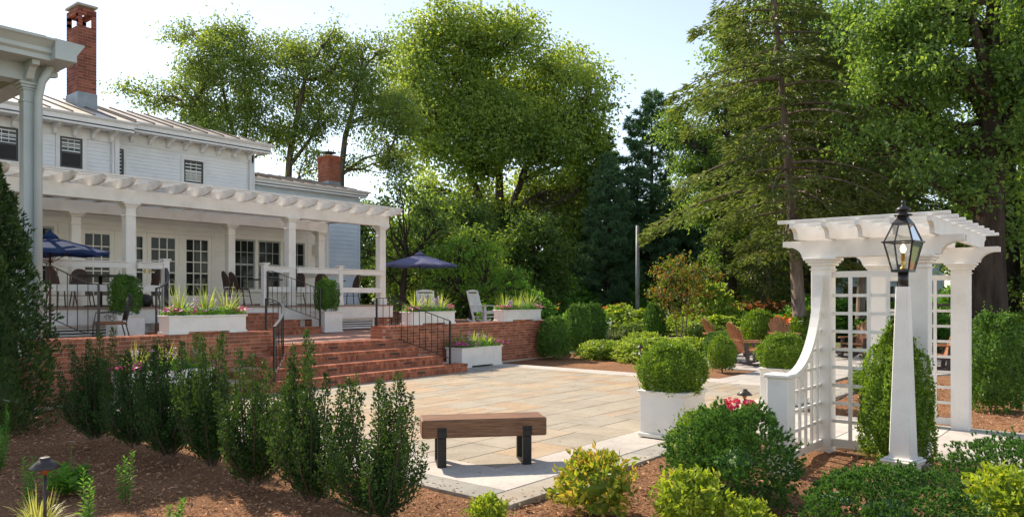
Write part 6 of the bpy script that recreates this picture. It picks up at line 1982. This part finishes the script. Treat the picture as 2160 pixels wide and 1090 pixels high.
broad_tree('crape_myrtle', 'small three-stemmed tree with reddish leaf tips in the middle of the garden', (25.22, 12.78), [(0.05, 0.66, 3.04, 0.55, 0.48, 0.41), (-0.46, -0.29, 2.53, 0.65, 0.57, 0.48), (0.48, -0.79, 2.61, 0.62, 0.55, 0.48), (-0.81, -0.61, 2.01, 0.51, 0.43, 0.34), (0.05, -0.66, 1.84, 0.77, 0.59, 0.41), (0.82, 0.35, 2.01, 0.48, 0.43, 0.38), (-0.21, -0.2, 1.32, 0.55, 0.41, 0.27), (0.43, -0.26, 1.32, 0.48, 0.38, 0.27)], [(0, 0, 0), (0.05, 0, 0.7), (0.1, 0, 1.3)], 0.8, 0.095, 1000, 'lf_crape', 'bark_red', 17, 0.27, full=0.95, trunk_r=0.035, limb_r=0.45,
           stems=[([(-0.12, 0, 0), (-0.2, 0, 0.8), (-0.35, 0.1, 1.6), (-0.4, 0, 2.3)], 0.035), ([(0.14, 0.05, 0), (0.2, 0, 0.9), (0.3, 0, 1.7), (0.4, 0, 2.4)], 0.035)])

def conifer_mesh(seed, h, r, z0, nb, droop, L, W, per, mat, bark, trunk_r, lean=(0, 0), tuft=1, spray=True, top_pow=0.8, rise=0.0, ragged=0.0):
    g_ = np.random.default_rng(seed)
    tw = MB()
    ax = lambda z: np.array([lean[0] * (z / h) ** 1.2, lean[1] * (z / h), z])
    tw.tube([ax(z) for z in np.linspace(-0.1, h, 12)], [trunk_r * (1 - 0.93 * k / 11) + (0.12 * trunk_r if k == 0 else 0) for k in range(12)], 10, cap=False)
    Ps, Us, Ns, Ls = [], [], [], []
    for k in range(nb):
        f_ = (k + g_.random()) / nb
        z = z0 + (h - z0) * f_ ** 0.95
        az = k * 2.39996 + g_.uniform(-0.4, 0.4)
        ln = r * min(1.0, 0.45 + (z - z0) * 0.28) * (1 - f_) ** top_pow * g_.uniform(0.6 - 0.35 * ragged, 1.12) + 0.12
        d = np.array([math.cos(az), math.sin(az), 0])
        side = np.array([-math.sin(az), math.cos(az), 0])
        b = ax(z)
        def pt(t):
            return b + d[None] * (ln * t)[:, None] + np.array([[0, 0, 1.0]]) * (ln * (rise * t - droop * t ** 2))[:, None]
        tt = np.linspace(0, 1, 6)
        tw.tube(list(pt(tt)), [max(0.012, 0.06 * ln / r * trunk_r / 0.2) * (1 - 0.85 * q) for q in tt], 5, cap=False)
        m = max(4, int(per * ln / r))
        t = g_.uniform(0.15, 1.05, m) ** 0.75
        base = pt(t)
        wdt = ln * 0.36 * np.sin(np.clip(t, 0, 1) * PI * 0.85 + 0.35)
        s_ = g_.uniform(-1, 1, m)
        P = base + side[None] * (s_ * wdt)[:, None] + d[None] * (np.abs(s_) * wdt * 0.5)[:, None]
        P[:, 2] -= droop * 0.55 * np.abs(s_) * wdt + g_.random(m) * 0.12 * ln * (0.3 + ragged)
        if tuft > 1:
            P = np.repeat(P, tuft, 0); m = len(P)
            s_ = np.repeat(s_, tuft)
            U = unit(d[None] * 0.5 + g_.normal(size=(m, 3)) * 0.7 + np.array([[0, 0, 0.35]]))
            N = unit(g_.normal(size=(m, 3)))
        else:
            U = unit(d[None] * 0.7 + side[None] * (s_ * 0.8)[:, None] + np.array([[0, 0, -0.45 * droop - 0.1]]) + g_.normal(size=(m, 3)) * 0.3)
            N = unit(g_.normal(size=(m, 3)) * 0.35 + np.array([[0, 0, 1]]))
        Ps.append(P); Us.append(U); Ns.append(N); Ls.append(L * g_.uniform(0.6, 1.3, m))
    P, U, N, Ln = np.concatenate(Ps), np.concatenate(Us), np.concatenate(Ns), np.concatenate(Ls)
    V, F = kites(P, U, N, Ln, Ln * W / L)
    return np_mesh('crown', V, F, mat), tw.mesh('trunk', bark)
def conifer(name, label, loc, meshes, rz=0.0, scale=1.0, group=None):
    t = thing(name, label, 'tree', (loc[0], loc[1], -0.1), rz, group)
    t.scale = scale if hasattr(scale, '__len__') else (scale,) * 3
    link('crown', meshes[0], t); link('trunk', meshes[1], t)
    return t
hem = conifer_mesh(3, 13.5, 4.2, 3.2, 92, 0.3, 0.2, 0.075, 520, 'lf_hemlock', 'bark_red', 0.24, (-1.0, 0.2), top_pow=0.36, ragged=0.6)
conifer('hemlock_tree', 'tall hemlock with drooping olive sprays and pale straight trunk left of the arbour', (24.33, 8.19), hem, VIEW_RZ, group='hemlocks behind the arbour')
hem2 = conifer_mesh(5, 11.0, 3.0, 3.6, 90, 0.3, 0.2, 0.075, 380, 'lf_hemlock', 'bark_red', 0.17, (-0.6, 0.2), top_pow=0.45, ragged=0.6)
conifer('hemlock_tree', 'slimmer hemlock with leaning bare trunk seen through the left trellis', (27.95, 8.5), hem2, VIEW_RZ, group='hemlocks behind the arbour')
conifer('hemlock_tree', 'hemlock with dark trunk behind the middle of the arbour roof', (29.9, 7.95), hem2, VIEW_RZ + R(140), 1.05, 'hemlocks behind the arbour')
conifer('hemlock_tree', 'hemlock behind the lantern, farthest of the group', (33.62, 7.3), hem2, VIEW_RZ + R(60), 1.15, 'hemlocks behind the arbour')
conifer('hemlock_tree', 'hemlock standing left behind the tall pale trunk, lower branches to the ground', (34.5, 13.2), conifer_mesh(9, 12.5, 3.4, 1.4, 110, 0.34, 0.2, 0.075, 420, 'lf_hemlock', 'bark_red', 0.2, (0, 0), top_pow=0.4, ragged=0.6), VIEW_RZ, group='hemlocks behind the arbour')
pin = conifer_mesh(7, 12.6, 3.0, 1.2, 120, 0.05, 0.3, 0.055, 40, 'lf_pine', 'bark_dark', 0.22, (0, 0), tuft=16, top_pow=0.55, rise=0.3, ragged=0.7)
for (x, y, s, lab) in ((48.9, 27.1, 1.31, 'blue green white pine with pointed top in the gap left of the hemlock'),
                       (49.0, 31.0, 1.1, 'dark pine behind the right side of the tulip tree'),
                       (44.0, 27.7, 0.9, 'lower dark pine left of the tall grey pole'),
                       (50.0, 22.6, 1.0, 'dark pine right of the pointed white pine'),
                       (50.2, 35.0, 1.05, 'dark pine low behind the tulip tree trunk'),
                       (54.0, 24.0, 1.1, 'far dark pine behind the reddish small tree')):
    conifer('pine_tree', lab, (x, y), pin, random.uniform(0, 6), s, 'dark pines at the back of the garden')

for (x, y, s, lab) in ((37.0, 12.2, 1.45, 'broadleaf tree filling the gap behind the hemlocks'),
                       (40.0, 4.6, 1.5, 'broadleaf tree behind the great maple and the arbour'),
                       (33.5, 14.6, 1.0, 'broadleaf tree overtopping the left flank of the hemlock')):
    dup(maple, (x, y, -0.1), random.uniform(0, 6), lab, s, 'broadleaf trees at upper right')
maple['group'] = 'broadleaf trees at upper right'

# woodland trees closing the view
wl_lobes = [(0, 0, 6.5, 1.6, 1.6, 1.4), (-1.4, 0.4, 5.2, 1.5, 1.4, 1.3), (1.5, -0.3, 5.0, 1.5, 1.4, 1.3), (0.2, 0.8, 4.0, 1.7, 1.5, 1.2), (-1.7, -0.4, 3.2, 1.4, 1.3, 1.1), (1.7, 0.4, 3.0, 1.4, 1.3, 1.1), (0, -0.6, 2.2, 1.7, 1.4, 1.0), (-0.9, 0.2, 1.1, 1.3, 1.2, 0.8), (1.1, 0.1, 1.1, 1.3, 1.2, 0.8)]
wt = broad_tree('woodland_tree', 'woodland tree closing the view behind the tulip tree at left', (36.5, 33.5), wl_lobes, [(0, 0, 0), (0, 0, 2.2), (0, 0, 3.6)], 1.4, 0.24, 120, 'lf_dark', 'bark_dark', 23, 0.55, trunk_r=0.2, group='woodland trees closing the view')
for (x, y, s, lab) in ((30.2, 30.8, 0.9, 'woodland tree seen right of the small brick chimney'),
                       (29.0, 26.6, 0.72, 'woodland tree behind the slate umbrella'),
                       (43.5, 36.5, 1.15, 'woodland tree behind the tulip tree trunk'),
                       (52.0, 31.0, 1.2, 'woodland tree behind the tall grey pole'),
                       (56.0, 27.0, 1.3, 'woodland tree between the pine and the hemlock'),
                       (50.0, 17.5, 1.15, 'woodland tree behind the daylily fence'),
                       (47.0, 17.0, 1.15, 'woodland tree behind the hemlock trunks'),
                       (52.0, 7.0, 1.3, 'woodland tree behind the arbour roof'),
                       (39.0, 2.2, 0.95, 'woodland tree right of the great maple trunk'),
                       (34.0, -1.6, 0.9, 'woodland tree at the far right edge'),
                       (45.0, 3.5, 1.2, 'woodland tree between the maple and the arbour'),
                       (26.5, 28.5, 0.8, 'woodland tree in the gap right of the rightmost pergola post'),
                       (33.5, 26.0, 0.85, 'woodland tree behind the bright green dogwood'),
                       (35.5, 34.5, 1.1, 'woodland tree far behind the tulip tree at left'),
                       (47.0, 39.0, 1.3, 'woodland tree far behind the tulip tree at right'),
                       (54.0, 37.0, 1.4, 'woodland tree far behind the dark pines'),
                       (52.0, 27.0, 1.3, 'woodland tree far behind the pointed white pine'),
                       (55.0, 20.0, 1.4, 'woodland tree far behind the reddish small tree'),
                       (27.5, 33.0, 0.95, 'woodland tree just right of the low house end'),
                       (24.3, 26.2, 0.6, 'small woodland tree close behind the low house end')):
    dup(wt, (x, y, -0.1), random.uniform(0, 6.28), lab, s)

# ------------------------------------------------------------------ far garden furniture and neighbours
pl = MB().tube([(0, 0, -0.1), (0, 0, 5.2)], [0.11, 0.085], 12).build('utility_pole', 'pole', None, (33.34, 19.27, 0))
tag(pl, 'slim pale grey pole standing in front of the dark pines', 'pole')
for (x, y, s, lab) in ((36.0, 27.0, 3.2, 'loose green bush closing the view low behind the rocking chairs'),
                       (42.0, 30.0, 4.0, 'loose green bush low beneath the tulip tree'),
                       (46.5, 27.5, 4.0, 'loose green bush low between the tulip tree and the grey pole'),
                       (49.5, 23.5, 4.0, 'loose green bush low behind the grey pole'),
                       (51.0, 19.5, 4.2, 'loose green bush low behind the reddish tree'),
                       (46.5, 16.0, 3.4, 'loose green bush low behind the daylily fence'),
                       (44.0, 6.8, 3.0, 'loose green bush low behind the hemlock trunk'),
                       (30.5, 24.0, 2.6, 'loose green bush low under the slate umbrella')):
    shrub_thing('understory_bush', lab, 'shrub', (x, y, -0.1), fresh_me, random.uniform(0, 6), (s, s, s * 0.85), 'bushes at the wood edge', sh=0.6, sr=0.06)
fen = thing('rail_fence', 'low wooden rail fence across the back of the garden', 'fence', (34.5, 10, 0), world=True)
fp = [(33.0, 14.2), (34.2, 12.0), (35.4, 9.8), (36.6, 7.6), (37.8, 5.4)]
for (x, y) in fp:
    MB().box(x - 0.06, x + 0.06, y - 0.06, y + 0.06, -0.1, 1.4).build('post', 'fence', fen)
for (a, b) in zip(fp[:-1], fp[1:]):
    for z in (0.75, 1.3):
        MB().bar((a[0], a[1], z), (b[0], b[1], z), 0.04, 0.12).build('rail', 'fence', fen)
fh = thing('far_house', 'pale clapboard house with dark roof glimpsed through the arbour trellis', 'house', (58.7, 15.2, 0), R(-75))
MB().box(-5, 5, 0, 6, -0.2, 5.0).build('wall', 'farwall', fh)
MB().prism([(-5.4, 4.98), (5.4, 4.98), (5.4, 5.2), (0, 8.0), (-5.4, 5.2)], 'y', -0.4, 6.4).build('roof', 'farroof', fh)
for x in (-3.4, -1.0, 1.4, 3.4):
    for z in (1.0, 3.1):
        w = frame(MB(), x - 0.55, x + 0.55, -0.06, -0.002, z, z + 1.5, 0.09).build('window', 'trim', fh)
        for i in range(2):
            for j in range(2):
                MB().box(x - 0.44 + i * 0.45, x - 0.02 + i * 0.45, -0.04, -0.005, z + 0.1 + j * 0.66, z + 0.72 + j * 0.66).build('pane', 'glass', w)
